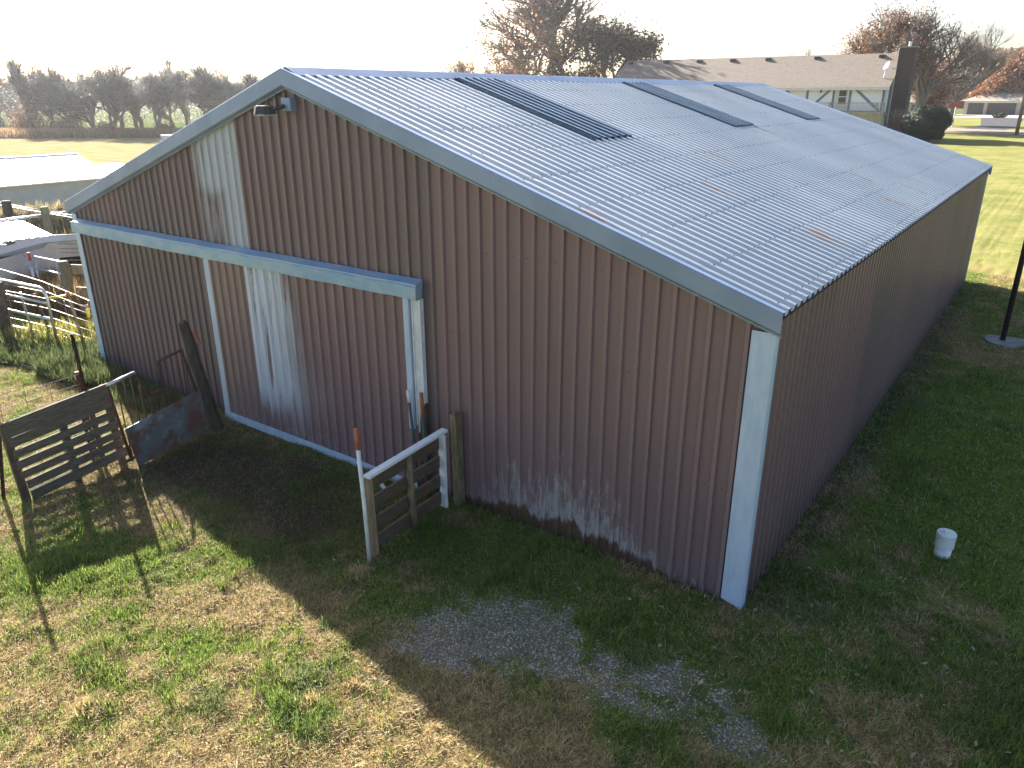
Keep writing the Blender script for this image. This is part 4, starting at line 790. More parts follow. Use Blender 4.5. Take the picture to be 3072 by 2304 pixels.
# timber boards: upright and slanting
for a, b_ in (((-24.38, 2.7), (-24.38, 4.75)), ((-21.85, 2.7), (-21.85, 4.75)), ((-19.30, 2.7), (-19.30, 4.75)), ((-17.75, 2.7), (-17.75, 4.75)), ((-14.72, 2.7), (-14.72, 4.75)), ((-24.1, 4.72), (-22.1, 2.75)), ((-19.55, 4.72), (-21.6, 2.75)), ((-17.4, 4.72), (-15.0, 2.75)), ((-27.0, 2.7), (-27.0, 4.75)), ((-30, 2.7), (-30, 4.75))):
    d = Vector((b_[0] - a[0], 0, b_[1] - a[1])).normalized(); r_ = Vector((-d.z, 0, d.x)) * .11; A_, B_ = Vector((a[0], wf, a[1])), Vector((b_[0], wf, b_[1])); off = .0 if abs(d.x) < .1 else -.012
    MB().add([p + Vector((0, off + dy, 0)) for dy in (-.02, .025) for p in (A_ - r_, A_ + r_, B_ + r_, B_ - r_)], [(0, 1, 2, 3), (0, 4, 5, 1), (1, 5, 6, 2), (2, 6, 7, 3), (3, 7, 4, 0)]).build('timber', 'timber', hs)
MB().box(XL, XR, wf - .02, wf + .02, 2.45, 2.68).build('timber', 'timber', hs)
dr = MB().box(-19.08, -17.98, wf - .01, wf + .05, 2.62, 4.72).build('door', 'fascia', hs); MB().box(-18.78, -18.10, wf - .03, wf - .012, 3.30, 4.62).build('pane', 'glass', dr); MB().box(-18.8, -18.08, wf - .045, wf - .031, 3.92, 4.0).build('glazing_bar', 'fascia', dr)
wn_ = MB().box(-26.1, -24.6, wf - .02, wf + .04, 3.6, 4.72).build('window', 'fascia', hs); MB().box(-25.95, -24.75, wf - .035, wf - .021, 3.72, 4.6).build('pane', 'glass', wn_)
m = MB(); m.box(-20.62, -20.46, wf - .16, wf - .02, 4.35, 4.68); m.build('wall_lantern', 'black', hs)
# chimney
ch = MB().box(XR + .02, -12.85, 79.0, 81.0, 0, 6.4); ch = MB().box(-14.22, -12.83, 79.3, 80.9, 0, 8.3).build('chimney', 'brick', hs)
MB().box(-14.30, -12.75, 79.22, 80.98, 8.301, 8.40).build('chimney_cap', 'concrete', ch); MB().tube([(-13.5, 80.1, 8.4), (-13.5, 80.1, 8.85)], .14, 10).build('flue', 'white', ch)
MB().box(-14.53, -14.19, 79.1, 79.35, 6.4, 6.55).build('flashing', 'shedfascia', ch)
# satellite dish
ds = MB(); c = Vector((-15.1, yH + 1.0, 6.75)); dirv = Vector((-.75, -.55, .5)).normalized(); u1 = dirv.cross(Vector((0, 0, 1))).normalized(); u2 = u1.cross(dirv); vs = [c - dirv * .12]
for ring, rr, dd in ((1, .22, -.10), (2, .42, 0)):
    for k in range(16): a = 2 * math.pi * k / 16; vs.append(c + u1 * rr * math.cos(a) + u2 * rr * math.sin(a) + dirv * dd)
ds.add(vs, [(0, 1 + k, 1 + (k + 1) % 16) for k in range(16)] + [(1 + k, 17 + k, 17 + (k + 1) % 16, 1 + (k + 1) % 16) for k in range(16)]); ds.tube([c - dirv * .1, (-15.1, yH + 1.0, 6.2), (-15.1, yH + .75, 5.65)], .04, 6); ds.tube([c - u2 * .4, c + dirv * .55], .02, 5); ds.build('satellite_dish', 'shedfascia', hroof)
# deck
dk = MB().box(-30, -14.05, yH - 2.2, yH - .06, 2.35, 2.6).build('deck', 'deckwood', hs)
yr = yH - 2.15
MB().beam((-30, yr, 3.42), (-14.05, yr, 3.42), .14, .06).build('handrail', 'deckwood', dk)
for k in range(100): x = -14.3 - k * .15; MB().box(x - .02, x + .02, yr - .02, yr + .02, 2.6, 3.39).build('baluster', 'deckwood', dk)
for x in (-14.15, -14.75, -19.0, -23.5, -28): MB().box(x - .08, x + .08, yr - .09, yr + .07, 0, 3.46).build('deck_post', 'deckwood', dk)
MB().tube([(-14.5, yH - .45, 4.7), (-14.35, yH - .12, 4.3), (-14.35, yH - .12, .4), (-14.5, yH - .6, .1)], .06, 6).build('downspout', 'fascia', hs)
MB().box(-14.9, -14.1, yH - 2.8, yH - 1.9, 0.0, .8).build('meter_box', 'white', hs)

# ================================================================ TREES
def tree_mesh(seed, H, spread, trunk_r, depth=5, lean=(0, 0), leafn=0, leaf_s=.1, leaf_cols=None, twig=1.0, up=.25, first=.28, nb=(3, 4), leaf_bias=1.0, leafless_top=0, tw_n=3, lo=.35):
    r = np.random.default_rng(seed); TV, TF = [], []; ends = []
    def seg(pts, rads, n):
        b = sum(len(a) for a in TV); prev = np.array([1., .1, 0]); vs = []
        for i, p in enumerate(pts):
            d = pts[min(i + 1, len(pts) - 1)] - pts[max(i - 1, 0)]; d = d / (np.linalg.norm(d) + 1e-9); u_ = prev - d * prev.dot(d); u_ = u_ / (np.linalg.norm(u_) + 1e-9); w_ = np.cross(d, u_)
            for k in range(n): t_ = 2 * np.pi * k / n; vs.append(p + (u_ * np.cos(t_) + w_ * np.sin(t_)) * rads[i])
        TV.append(np.array(vs))
        for i in range(len(pts) - 1):
            for k in range(n): TF.append((b + i * n + k, b + i * n + (k + 1) % n, b + (i + 1) * n + (k + 1) % n, b + (i + 1) * n + k))
    def grow(p, d, ln, rad, lv):
        n = 4 if lv < 3 else 3; pts = [p]; dd = d.copy()
        for i in range(n):
            dd = dd + r.normal(0, .13, 3) + np.array([0, 0, up * .22]) ; dd /= np.linalg.norm(dd); pts.append(pts[-1] + dd * ln / n)
        rads = [max(rad * (1 - .42 * i / n), .006 * twig) for i in range(n + 1)]; seg(pts, rads, 6 if lv < 2 else (4 if lv < 4 else 3))
        if lv >= depth: ends.append(pts[-1]); ends.append(pts[-2]); return
        k = r.integers(nb[0], nb[1] + 1) + (1 if lv == 0 else 0)
        for j in range(k):
            s_ = r.uniform(.45 if lv else lo, 1.0) if j < k - 1 else 1.0; i = min(int(s_ * n), n - 1); f_ = s_ * n - i; q = pts[i] * (1 - f_) + pts[i + 1] * f_ if i < n else pts[-1]
            a = r.uniform(0, 2 * np.pi); sp = r.uniform(.45, 1.0) * spread if j < k - 1 else .28; ax = np.cross(dd, r.normal(0, 1, 3)); ax /= np.linalg.norm(ax); nd = dd * np.cos(sp) + ax * np.sin(sp); nd[2] = nd[2] * (1 if nd[2] > 0 else .6)
            grow(q, nd / np.linalg.norm(nd), ln * r.uniform(.60, .86), rad * (.62 if j < k - 1 else .7), lv + 1)
            if lv >= 3: ends.append(q)
    grow(np.zeros(3), np.array([lean[0], lean[1], 1.0]), H * first, trunk_r, 0)
    V = np.concatenate(TV); sc = H / V[:, 2].max(); V = V * np.array([sc, sc, sc]); E_ = np.array(ends) * sc
    # flat twiglets at the ends
    n = int(len(E_) * tw_n); i = r.integers(0, len(E_), n); d = r.normal(0, 1, (n, 3)); d[:, 2] = np.abs(d[:, 2]) * .8 + .1; d /= np.linalg.norm(d, axis=1)[:, None]; l_ = r.uniform(.3, 1.1, n)[:, None] * H / 9
    s_ = np.cross(d, r.normal(0, 1, (n, 3))); s_ /= np.linalg.norm(s_, axis=1)[:, None]; w_ = .007 * twig * r.uniform(.6, 1.2, n)[:, None]; b0 = E_[i] + r.normal(0, .05, (n, 3))
    TW = np.stack([b0 - s_ * w_, b0 + s_ * w_, b0 + d * l_], 1).reshape(-1, 3)
    TWF = np.arange(n * 3).reshape(-1, 3); LV = None
    if leafn:
        i = r.integers(0, len(E_), leafn); keep = np.ones(leafn, bool)
        if leafless_top: keep = r.random(leafn) > ss(E_[i][:, 2] / H, .35, .95) * leafless_top
        i = i[keep]; nl_ = len(i); c = E_[i] + r.normal(0, .30 * H / 9 * leaf_bias, (nl_, 3)); a1 = r.normal(0, 1, (nl_, 3)); a1 /= np.linalg.norm(a1, axis=1)[:, None]; a2 = np.cross(a1, r.normal(0, 1, (nl_, 3))); a2 /= np.linalg.norm(a2, axis=1)[:, None]; z = leaf_s * r.uniform(.6, 1.4, nl_)[:, None]
        LV = np.stack([c - a1 * z, c - a2 * z * .55, c + a1 * z, c + a2 * z * .55], 1).reshape(-1, 3); LF = np.arange(nl_ * 4).reshape(-1, 4); k = r.integers(0, len(leaf_cols), nl_); LC = np.array(leaf_cols)[k] * r.uniform(.6, 1.25, (nl_, 1))
        return V, TF, TW, TWF, LV, LF, np.repeat(LC, 4, 0)
    return V, TF, TW, TWF, None, None, None
TWIGC = np.array([.11, .10, .10])
def make_tree(name, loc, label, cat, tm, bark='bark', rot=0, group=None, twc=None):
    V, TF, TW, TWF, LV, LF, LC = tm; o = thing(name, loc, label, cat, group); o.rotation_euler.z = rot; ORG[o.name] = Vector((0, 0, 0))
    np_mesh('trunk', V, np.array(TF), bark, parent=o); tc = TWIGC if twc is None else np.array(twc)
    cv, cf, cc = TW, np.concatenate([TWF, TWF[:, 2:]], 1), np.repeat(tc[None], len(TW), 0)
    f4 = np.stack([TWF[:, 0], TWF[:, 1], TWF[:, 2]], 1)
    if LV is not None:   # leaves as two triangles each, so twigs and leaves share one crown mesh
        lf = np.concatenate([LF[:, [0, 1, 2]], LF[:, [0, 2, 3]]]) + len(TW); cv = np.concatenate([TW, LV]); f4 = np.concatenate([f4, lf]); cc = np.concatenate([cc, LC])
    np_mesh('crown', cv, f4, 'leaf', cc, parent=o); return o
def copy_tree(src, loc, label, rot, sc, group=None):
    o = src.copy(); COL.objects.link(o); o.location = loc; o.rotation_euler = (0, 0, rot); o.scale = (sc[0], sc[0], sc[1]); o['label'] = label
    if group: o['group'] = group
    for ch_ in src.children: c = ch_.copy(); COL.objects.link(c); c.parent = o
    return o
BR = [(.20, .085, .05), (.26, .12, .07), (.15, .07, .045), (.30, .17, .10)]; RU = [(.30, .13, .05), (.24, .10, .05), (.36, .19, .08)]; DG = [(.055, .07, .04), (.09, .08, .045), (.16, .085, .05), (.04, .055, .035)]
make_tree('oak_tree', (-62.6, 94, 0), 'large half bare oak with brown leaves rising behind the middle of the barn ridge', 'tree', tree_mesh(3, 19.5, .8, .42, 5, (.0, .0), 6500, .14, BR + RU, 1.5, .4, .24, (3, 4), 1.5, .5, 2)).scale = (1.75, 1.75, 1)
make_tree('evergreen_tree', (-51.6, 94.5, 0), 'dense dark green and brown tree right of the half bare oak', 'tree', tree_mesh(8, 13.0, .9, .34, 5, (0, 0), 18000, .17, DG + BR[:1], 1.5, .15, .26, (3, 4), 1.3)).scale = (1.2, 1.2, 1.05)
make_tree('oak_tree', (-68.5, 89.5, 0), 'low brown leaved oak filling the gap below the large half bare oak', 'tree', tree_mesh(21, 10.2, 1.1, .3, 5, (0, 0), 7000, .14, BR + RU, 1.5, .1, .24, (3, 4), 1.5))
make_tree('oak_tree', (-72.6, 86.5, 0), 'brown bushy tree left of the large half bare oak just over the ridge', 'tree', tree_mesh(22, 9.4, 1.1, .25, 4, (0, 0), 3500, .14, BR + [(.25, .16, .1)], 1.5, .1, .28, (3, 5), 1.5))
make_tree('oak_tree', (-57.0, 92.0, 0), 'russet shrubby oak between the half bare oak and the dense dark tree', 'tree', tree_mesh(23, 9.0, 1.2, .25, 5, (0, 0), 6000, .14, BR + RU, 1.5, .1, .24, (3, 4), 1.5))
make_tree('small_tree', (-56, 63.7, 0), 'small faint tree alone on the skyline left of the oaks', 'tree', tree_mesh(31, 7.9, .7, .15, 4, (0, 0), 1500, .12, [(.3, .2, .14)], 1.6, .2, .35), bark='bark_pale')
make_tree('small_tree', (-60.5, 60.7, 0), 'smallest faint shrubby tree on the skyline above the barn ridge', 'tree', tree_mesh(32, 6.0, .8, .12, 4, (0, 0), 1500, .12, [(.3, .2, .14)], 1.6, .2, .35), bark='bark_pale')
make_tree('oak_tree', (-21.5, 101, 0), 'rust leaved oak behind the house roof left of the chimney', 'tree', tree_mesh(41, 14.0, .8, .35, 5, (0, 0), 7000, .13, RU + BR, 1.6, .3, .25, (3, 4), 1.6, 0, 2), rot=1)
make_tree('oak_tree', (-15.0, 99, 0), 'grey twigged oak with few brown leaves directly behind the chimney', 'tree', tree_mesh(43, 13.5, .75, .32, 5, (0, 0), 2500, .12, BR, 1.8, .3, .25, (3, 4), 1.5), rot=2)
make_tree('small_tree', (-30, 112, 0), 'wispy bare tree barely showing over the middle of the house roof', 'tree', tree_mesh(47, 11.0, .7, .2, 4, (0, 0), 600, .14, BR, 1.6, .3, .3), bark='bark_pale')
make_tree('oak_tree', (-15.6, 105, 0), 'lower brown leaved tree beside the chimney above the round bush', 'tree', tree_mesh(51, 8.6, .9, .22, 5, (0, 0), 9000, .11, BR, 1.5, .2, .28, (3, 4), 1.2))
make_tree('bare_tree', (-14.2, 124, 0), 'pale bare tree with fan of twigs right of the chimney', 'tree', tree_mesh(53, 13.4, .62, .26, 5, (.03, 0), 0, .1, None, 1.9, .45, .25, (3, 4)), bark='bark_pale', twc=(.24, .19, .165))
make_tree('bare_tree', (-16.6, 123, 0), 'grey low bare tree between the chimney and the far garage', 'tree', tree_mesh(54, 8.2, .85, .2, 5, (-.1, 0), 2500, .13, RU, 1.8, .2, .25, (3, 4)), twc=(.16, .13, .12))
make_tree('oak_tree', (-16.5, 207, 0), 'orange brown oak just behind the far garage roof', 'tree', tree_mesh(61, 13.0, 1.0, .5, 5, (0, 0), 10000, .3, RU, 2.5, .1, .22, (3, 4), 1.5))
make_tree('oak_tree', (-11.5, 212, 0), 'wide rust coloured oak above the right end of the far garage', 'tree', tree_mesh(62, 13.0, 1.0, .5, 5, (0, 0), 9000, .3, RU + BR, 2.5, .1, .22, (3, 4), 1.5))
# round dark bush
o = thing('round_bush', (-10.4, 76.2, 0), 'dense dark round evergreen bush at the house corner', 'bush'); n = 26000
d = rng.normal(0, 1, (n, 3)); d /= np.linalg.norm(d, axis=1)[:, None]; rr = (.72 + .30 * rng.random(n)) * (1 + .10 * np.sin(d[:, 0] * 7 + d[:, 2] * 5)); c = d * rr[:, None] * np.array([2.0, 1.9, 1.65]) + np.array([0, 0, 1.62]); c[:, 2] = np.maximum(c[:, 2], .05)
a1 = rng.normal(0, 1, (n, 3)); a1 /= np.linalg.norm(a1, axis=1)[:, None]; a2 = np.cross(a1, d); z = .09
V = np.stack([c - a1 * z, c + a1 * z, c + a2 * z * 1.2], 1).reshape(-1, 3); np_mesh('foliage', V, np.arange(n * 3).reshape(-1, 3), 'leaf', np.repeat(np.array([[.014, .03, .012]]) * rng.uniform(.5, 1.8, (n, 1)), 3, 0), parent=o)
MB().tube([(-10.4, 76.2, 0), (-10.4, 76.2, 1.5)], .12, 6).build('stem', 'bark', o)
o = thing('ornamental_grass', (-12.6, 77.0, 0), 'tall dry ornamental grass clump at the foot of the chimney', 'plant'); n = 1500
V, F, T = blades(n, rng.normal(0, .45, n), rng.normal(0, .3, n), rng.uniform(1.2, 3.2, n), .035, rng.uniform(.0, .5, n), np.array([[.25, .20, .15]]) * rng.uniform(.5, 1.1, (n, 1)), np.zeros(n)); np_mesh('leaves', V, F, 'blades', T, parent=o)

# ---- left tree line, far side of the field
TL = [tree_mesh(101, 7.4, .65, .17, 5, (.12, 0), 0, .1, None, 2.2, .6, .22, (3, 4)), tree_mesh(102, 7.0, .8, .16, 5, (-.15, 0), 250, .14, BR, 2.2, .45, .22, (3, 4)), tree_mesh(103, 7.2, .6, .18, 5, (.2, .1), 0, .1, None, 2.2, .6, .24, (3, 4)), tree_mesh(104, 6.8, .95, .15, 5, (0, 0), 3500, .13, [(.16, .10, .09), (.20, .13, .11)], 2.0, .1, .24, (3, 4), 1.4)]
G_ = 'bare trees in the line across the field'
pos = [('bare', 0, -96.2, 36.2, 8.4, 'tall open crowned bare tree at the left end of the tree line'), ('oak', 3, -94.0, 37.2, 7.0, 'reddish brown crowned tree second from the left in the tree line'), ('bare', 1, -91.5, 38.6, 7.6, 'bare tree next right of the reddish crowned one in the tree line'), ('bare', 2, -90.0, 40.2, 6.9, 'leaning bare tree above the ridge of the long white shed roof'), ('bare', 0, -87.3, 40.6, 6.4, 'shorter bare tree right of the one leaning above the white shed ridge'), ('bare', 1, -85.0, 40.7, 7.9, 'bare tree with a dark forked trunk near the middle of the tree line'), ('bare', 2, -86.0, 43.5, 6.3, 'thin bare tree just right of the dark forked trunk'), ('bare', 0, -84.6, 44.6, 6.6, 'bare tree behind the crossing fence wires left of the twin posts'), ('bare', 1, -85.9, 47.4, 7.2, 'bare tree directly left of the twin posts'), ('bare', 2, -87.0, 50.0, 8.6, 'highest crowned bare tree rising behind the twin posts'), ('bare', 0, -86.5, 52.4, 7.9, 'bare tree directly right of the twin posts'), ('bare', 1, -84.2, 53.2, 6.9, 'bare tree where the barn rake first cuts the tree line'), ('bare', 2, -82.7, 54.4, 6.9, 'bare tree half hidden by the barn rake'), ('bare', 0, -80.7, 55.7, 7.0, 'last bare tree showing only its top above the barn peak'), ('bare', 1, -92.6, 41.5, 6.4, 'background bare tree with yellowish sunlit crown left of middle'), ('bare', 2, -88.5, 44.5, 6.2, 'background bare tree filling the gap in the middle of the line')]
base = {}
for i, (kd, k, x, y, hh, lb) in enumerate(pos):
    nm = 'bare_tree' if kd == 'bare' else 'oak_tree'; hgt = (7.4, 7.0, 7.2, 6.8)[k]
    if k not in base: base[k] = make_tree(nm, (x, y, 0), lb, 'tree', TL[k], rot=i * 1.3, group=G_, twc=(.17, .17, .18)); base[k].scale = (1.05, 1.05, hh / hgt)  # pale twig grey paints extra haze into the tree line
    else: copy_tree(base[k], (x, y, 0), lb, i * 1.9 + .4, (random.uniform(1.15, 1.5), hh / hgt))
# under-storey shrubs
def shrub(name, loc, s_, cols, n, label, leaf=.1):
    o = thing(name, loc, label, 'bush'); d = rng.normal(0, 1, (n, 3)); d /= np.linalg.norm(d, axis=1)[:, None]; c = d * (rng.random(n) ** .4)[:, None] * np.array(s_) * (1 + .2 * np.sin(d[:, :1] * 9)); c[:, 2] += s_[2] * .8; c = c[c[:, 2] > .02]; n = len(c)
    a1 = rng.normal(0, 1, (n, 3)); a1 /= np.linalg.norm(a1, axis=1)[:, None]; a2 = rng.normal(0, 1, (n, 3)); V = np.stack([c - a1 * leaf, c + a1 * leaf, c + a2 * leaf * .6], 1).reshape(-1, 3)
    np_mesh('foliage', V, np.arange(n * 3).reshape(-1, 3), 'leaf', np.repeat(np.array(cols)[rng.integers(0, len(cols), n)] * rng.uniform(.6, 1.3, (n, 1)), 3, 0), parent=o); np_mesh_stem = MB(); 
    ORG[o.name] = Vector((0, 0, 0)); np_mesh_stem.tube([(0, 0, 0), (.05, 0, s_[2])], .05, 5).build('stem', 'bark', o); return o
shrub('round_bush', (-93.5, 34.6, 0), (1.9, 1.9, 1.75), BR + [(.2, .12, .1)], 5000, 'rounded reddish brown bush at the left end of the field edge')
shrub('round_bush', (-90.3, 36.9, 0), (2.0, 2.0, 1.2), BR, 3500, 'lower brown bush right of the rounded reddish one')
shrub('round_bush', (-79.3, 42.4, 0), (1.0, 1.0, .8), [(.25, .18, .12), (.15, .10, .07)], 1500, 'small brown scrub at the foot of the middle trees')
shrub('round_bush', (-79.0, 47.4, 0), (.75, .75, .75), [(.03, .055, .025)], 1200, 'small dark green cedar bush near the barn rake')
shrub('round_bush', (-84.2, 38.4, 0), (1.2, 1.2, .9), [(.22, .15, .11)], 1800, 'grey brown scrub under the leaning tree')
o = thing('small_cedar', (-37.4, 18.4, 0), 'tiny lone cedar in the dry field beside the barn rake', 'bush'); ORG[o.name] = Vector((0, 0, 0)); n = 700; z = rng.random(n); r = .28 * (1 - z) + .03; a = rng.uniform(0, 6.28, n); c = np.stack([r * np.cos(a), r * np.sin(a), z * 1.0 + .05], 1); q = rng.normal(0, .05, (n, 3, 3))
np_mesh('foliage', (c[:, None] + q).reshape(-1, 3), np.arange(n * 3).reshape(-1, 3), 'leaf', np.repeat(np.array([[.07, .09, .03]]) * rng.uniform(.5, 1.3, (n, 1)), 3, 0), parent=o)
# orange tall grass strip at the far edge of the field
n = 30000; s_ = rng.random(n); x = -94 + 24 * s_ + rng.normal(0, .9, n); y = 31 + 17.5 * s_ + rng.normal(0, .9, n); x2 = x; keep = rng.random(n) < .9
V, F, T = blades(n, x, y, rng.uniform(.5, 1.1, n), .05, rng.uniform(.0, .6, n), (np.array([[.30, .17, .09]]) + rng.random((n, 1)) * np.array([[.12, .12, .07]])) * rng.uniform(.7, 1.2, (n, 1)), np.zeros(n)); tag(np_mesh('tall_dry_grass', V, F, 'blades', T), 'strip of rusty tall dry grass along the far edge of the field', 'grass', kind='stuff')
# far woods (mass)
def woods(name, pts, h0, h1, n, cols, size, label, zb=0):
    P_ = np.array(pts, float); s_ = rng.random(n) * (len(P_) - 1); i = np.minimum(s_.astype(int), len(P_) - 2); f_ = (s_ - i)[:, None]; p = P_[i] * (1 - f_) + P_[i + 1] * f_; L2 = np.hypot(p[:, 0], p[:, 1]); dirn = p[:, :2] / L2[:, None]; dep = rng.uniform(0, 40, n)
    hgt = (h0 + (h1 - h0) * fbm(s_ * 6, s_ * 0 + 3, 4, 4)) + p[:, 2]; zz = hgt * rng.random(n) ** .7; c = np.stack([p[:, 0] + dirn[:, 0] * dep, p[:, 1] + dirn[:, 1] * dep, zz + rng.normal(0, size * .3, n)], 1); q = rng.normal(0, size, (n, 3, 3)) * np.array([1, 1, .7])
    k = (fbm(s_ * 25, zz * .2, 9, 3) * len(cols) * 1.3 - .15 * len(cols)).astype(int).clip(0, len(cols) - 1); V = (c[:, None] + q).reshape(-1, 3)
    return tag(np_mesh(name, V, np.arange(n * 3).reshape(-1, 3), 'leaf', np.repeat(np.array(cols)[k] * rng.uniform(.6, 1.3, (n, 1)), 3, 0)), label, 'woods', kind='stuff')
woods('far_woods', [(-330, 70, 0), (-310, 150, 0), (-270, 220, 0), (-200, 290, 0), (-120, 330, 0)], 6, 12, 16000, [(.10, .11, .10), (.16, .11, .08), (.13, .12, .11)], .9, 'hazy woods on the skyline beyond the tree line')
woods('far_woods', [(-75, 300, 0), (-40, 290, 4), (-10, 285, 8), (30, 290, 10), (70, 290, 10)], 8, 13, 26000, [(.07, .09, .05), (.14, .10, .07), (.20, .12, .07), (.09, .10, .07)], .9, 'wooded hillside behind the far garage')
m_ = MB(); m_.add([(-140, 262, -.5), (140, 262, -.5), (140, 330, 14), (60, 330, 14), (-60, 330, 4), (-140, 330, 0)], [(0, 1, 2, 3, 4, 5)]); M['hill'] = simple('hillside', (.12, .11, .06), (.2, .17, .09), .95, 0, .05); tag(m_.build('hills', 'hill'), kind='structure')
make_tree('oak_tree', (-137, 42, 0), 'orange leaved tree behind the far building at the left edge', 'tree', tree_mesh(71, 6.6, 1.0, .3, 4, (0, 0), 6000, .25, RU + BR, 2, .1, .25, (4, 5), 1.6))
make_tree('oak_tree', (-134, 48, 0), 'dull brown tree behind the left end of the tree line', 'tree', tree_mesh(72, 7.6, 1.0, .3, 4, (0, 0), 6000, .25, BR, 2, .1, .25, (4, 5), 1.6))
woods('thicket', [(-101, 36, .4), (-96, 42, .4), (-92, 50, .4), (-90, 60, .4)], 3.5, 7.0, 20000, [(.11, .12, .125), (.14, .12, .11), (.10, .11, .12), (.17, .12, .10)], .10, 'grey tangle of bare branches filling the tree line across the field')
# far building at left edge
o = thing('farmhouse', (-124, 34, 0), 'pale house with a grey roof half hidden at the left edge of the tree line', 'house')
MB().box(-127, -120, 26, 38.5, 0, 2.4).build('wall', 'stucco', o); m = MB(); m.add([(-128, 25, 2.35), (-119.3, 25, 2.35), (-119.3, 39.3, 2.35), (-128, 39.3, 2.35), (-123.6, 27, 4.1), (-123.6, 37, 4.1)], [(0, 1, 4), (1, 2, 5, 4), (2, 3, 5), (3, 0, 4, 5), (3, 2, 1, 0)]); m.build('roof', 'garroof', o)
wq = MB().box(-119.99, -119.95, 31, 34, .9, 2.0).build('window', 'glass', o)
# twin posts with wires beyond the trees
for i, (x, y, hh, lb) in enumerate([(-109.8, 64.6, 4.3, 'right hand thin post of the pair carrying wires beyond the tree line'), (-106.7, 62.2, 3.7, 'left hand shorter post of the pair carrying wires beyond the tree line')]):
    o = thing('wire_post', (x, y, 0), lb, 'post', 'twin wire posts'); MB().tube([(x, y, 0), (x, y, hh)], .12, 8).build('post_shaft', 'bark_pale', o)
o = thing('overhead_wires', (-108, 63, 0), 'pale wires strung left and right of the twin posts', 'wires')
for pts in ([(-109.8, 64.6, 4.2), (-108, 95, 4.3)], [(-109.8, 64.6, 3.5), (-108, 90, 3.3)], [(-106.7, 62.2, 2.6), (-90.5, 40.5, 2.75)], [(-90.5, 40.5, 3.2), (-92, 33.5, 2.9)], [(-90, 40, 2.6), (-92, 32, 2.2)], [(-100, 75, 4.9), (-92, 37, 4.6)]): MB().tube(pts, .022, 4).build('wire', 'wire', o)
m = MB(); m.box(-74.2, -72.4, 38.6, 40.0, .05, .5); o = m.build('white_trough', 'white', None, world=(-73.3, 39.3, 0), bevel=.1); tag(o, 'small white trough lying at the far edge of the field', 'trough')

# ================================================================ FAR RIGHT: road, drive, garage, pole
def strip(name, pts, z, mat):
    m = MB(); m.add([(x, y, z) for x, y in pts], [tuple(range(len(pts)))]); return tag(m.build(name, mat), kind='structure')
strip('road', [(-120, 124.0), (-13.35, 113.8), (-4.33, 109), (60, 88), (60, 76), (-3.62, 97.0), (-11.77, 101.0), (-120, 112)], .02, 'road')
strip('driveway', [(-11.2, 112.7), (-6.6, 110.2), (-6.0, 125), (-8.0, 171), (-15, 172), (-10.5, 125)], .028, 'asphalt')
strip('concrete_apron', [(-22, 172), (-6, 171), (0, 171), (0, 195.9), (-22, 195.9)], .036, 'conc_drive')
o = thing('garage', (-15, 200, 0), 'far tan garage with two dark doors and a hipped shingle roof', 'garage')
MB().box(-21, -8.4, 196, 205, 0, 2.95).build('wall', 'garwall', o)
m = MB(); m.add([(-21.9, 195.2, 2.85), (-7.6, 195.2, 2.85), (-7.6, 206, 2.85), (-21.9, 206, 2.85), (-15.6, 200.5, 5.1), (-12.6, 200.5, 5.1)], [(0, 1, 5, 4), (1, 2, 5), (2, 3, 4, 5), (3, 0, 4), (3, 2, 1, 0)]); m.build('roof', 'garroof', o)
MB().box(-20.2, -17.2, 195.94, 196.02, .02, 2.45).build('garage_door', 'gardoor', o); MB().box(-16.5, -11.2, 195.94, 196.02, .02, 2.45).build('garage_door', 'gardoor', o)
MB().box(-21, -8.4, 195.9, 195.995, 2.5, 2.8).build('fascia', 'fascia', o)
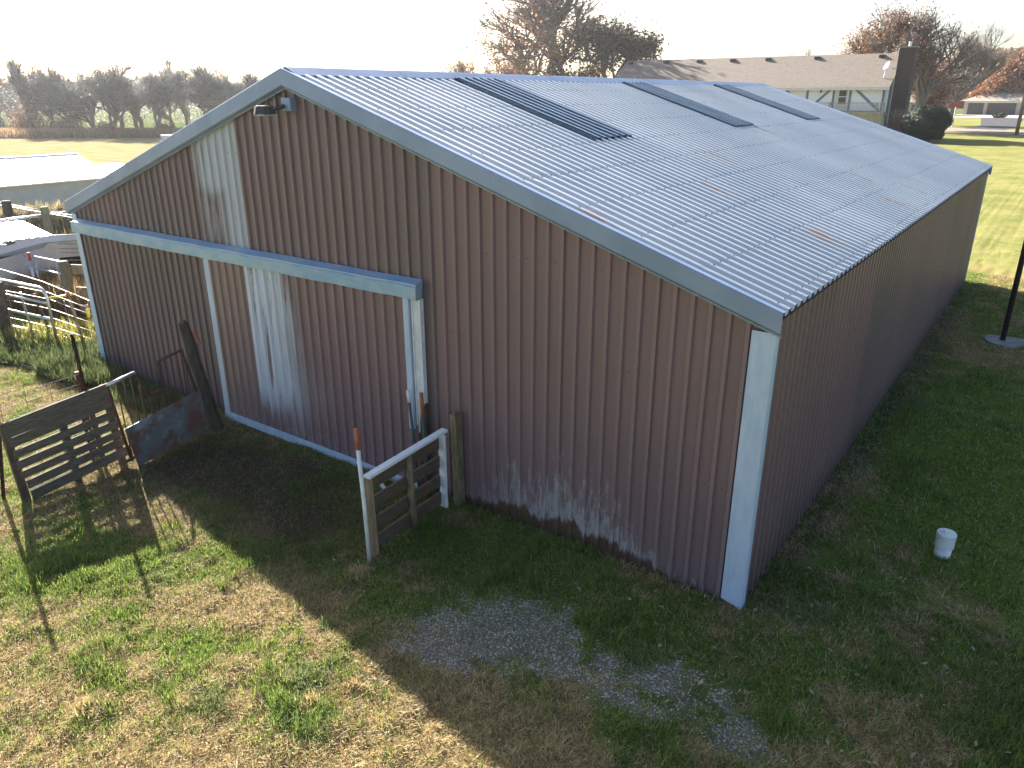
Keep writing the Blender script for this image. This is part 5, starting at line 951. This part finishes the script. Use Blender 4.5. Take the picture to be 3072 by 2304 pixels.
o = thing('farmhouse', (-24, 190, 0), 'tan house glimpsed behind the bare tree between chimney and garage', 'house'); MB().box(-31, -23.4, 184, 192, 0, 2.8).build('wall', 'garwall', o)
m = MB(); m.add([(-32, 183.2, 2.7), (-22.6, 183.2, 2.7), (-22.6, 193, 2.7), (-32, 193, 2.7), (-29, 188, 5), (-26, 188, 5)], [(0, 1, 5, 4), (1, 2, 5), (2, 3, 4, 5), (3, 0, 4), (3, 2, 1, 0)]); m.build('roof', 'garroof', o)
for x in (-29.5, -26.5): MB().box(x, x + 1.2, 183.94, 184.02, .9, 2.2).build('window', 'glass', o)
o = thing('signpost', (-13.2, 118, 0), 'small red and white sign on a post by the road', 'sign'); MB().tube([(-13.2, 118, 0), (-13.2, 118, 3.0)], .07, 6).build('post', 'white', o); MB().box(-13.9, -12.5, 117.9, 118.0, 2.6, 3.2).build('sign_board', 'redtip', o)
o = thing('utility_pole', (-4.32, 96.6, 0), 'tall wooden utility pole standing on the lawn at the right edge', 'pole'); MB().tube([(-4.32, 96.6, -.2), (-4.32, 96.6, 12.6)], [.19, .14], 10).build('pole_shaft', 'utilpole', o, True); m = MB(); m.box(-5.4, -3.2, 96.42, 96.5, 11.6, 11.75); m.build('cross_arm', 'utilpole', o); MB().tube([(-4.05, 96.4, 9.8), (-4.05, 96.4, 10.8)], .25, 10).build('transformer', 'trim', o, True)
shrub('round_bush', (-12.2, 172, 0), (1.3, 1.3, .6), [(.03, .05, .02)], 900, 'low dark shrub at the left end of the far garage', .2)

# ---- the air: one closed box of thin even haze round everything
m = MB(); m.box(-420, 260, -60, 420, -1.5, 32); HZ = bpy.data.materials.new('haze'); HZ.use_nodes = True; ht = HZ.node_tree; ht.nodes.clear()
pv = ht.nodes.new('ShaderNodeVolumePrincipled'); pv.inputs['Density'].default_value = .00026; pv.inputs['Color'].default_value = (.86, .92, 1, 1); pv.inputs['Anisotropy'].default_value = .6
hmo = ht.nodes.new('ShaderNodeOutputMaterial'); ht.links.new(pv.outputs[0], hmo.inputs['Volume']); M['haze'] = HZ
tag(m.build('haze', 'haze'), 'thin pale haze in the air over the whole place', 'haze', kind='stuff')
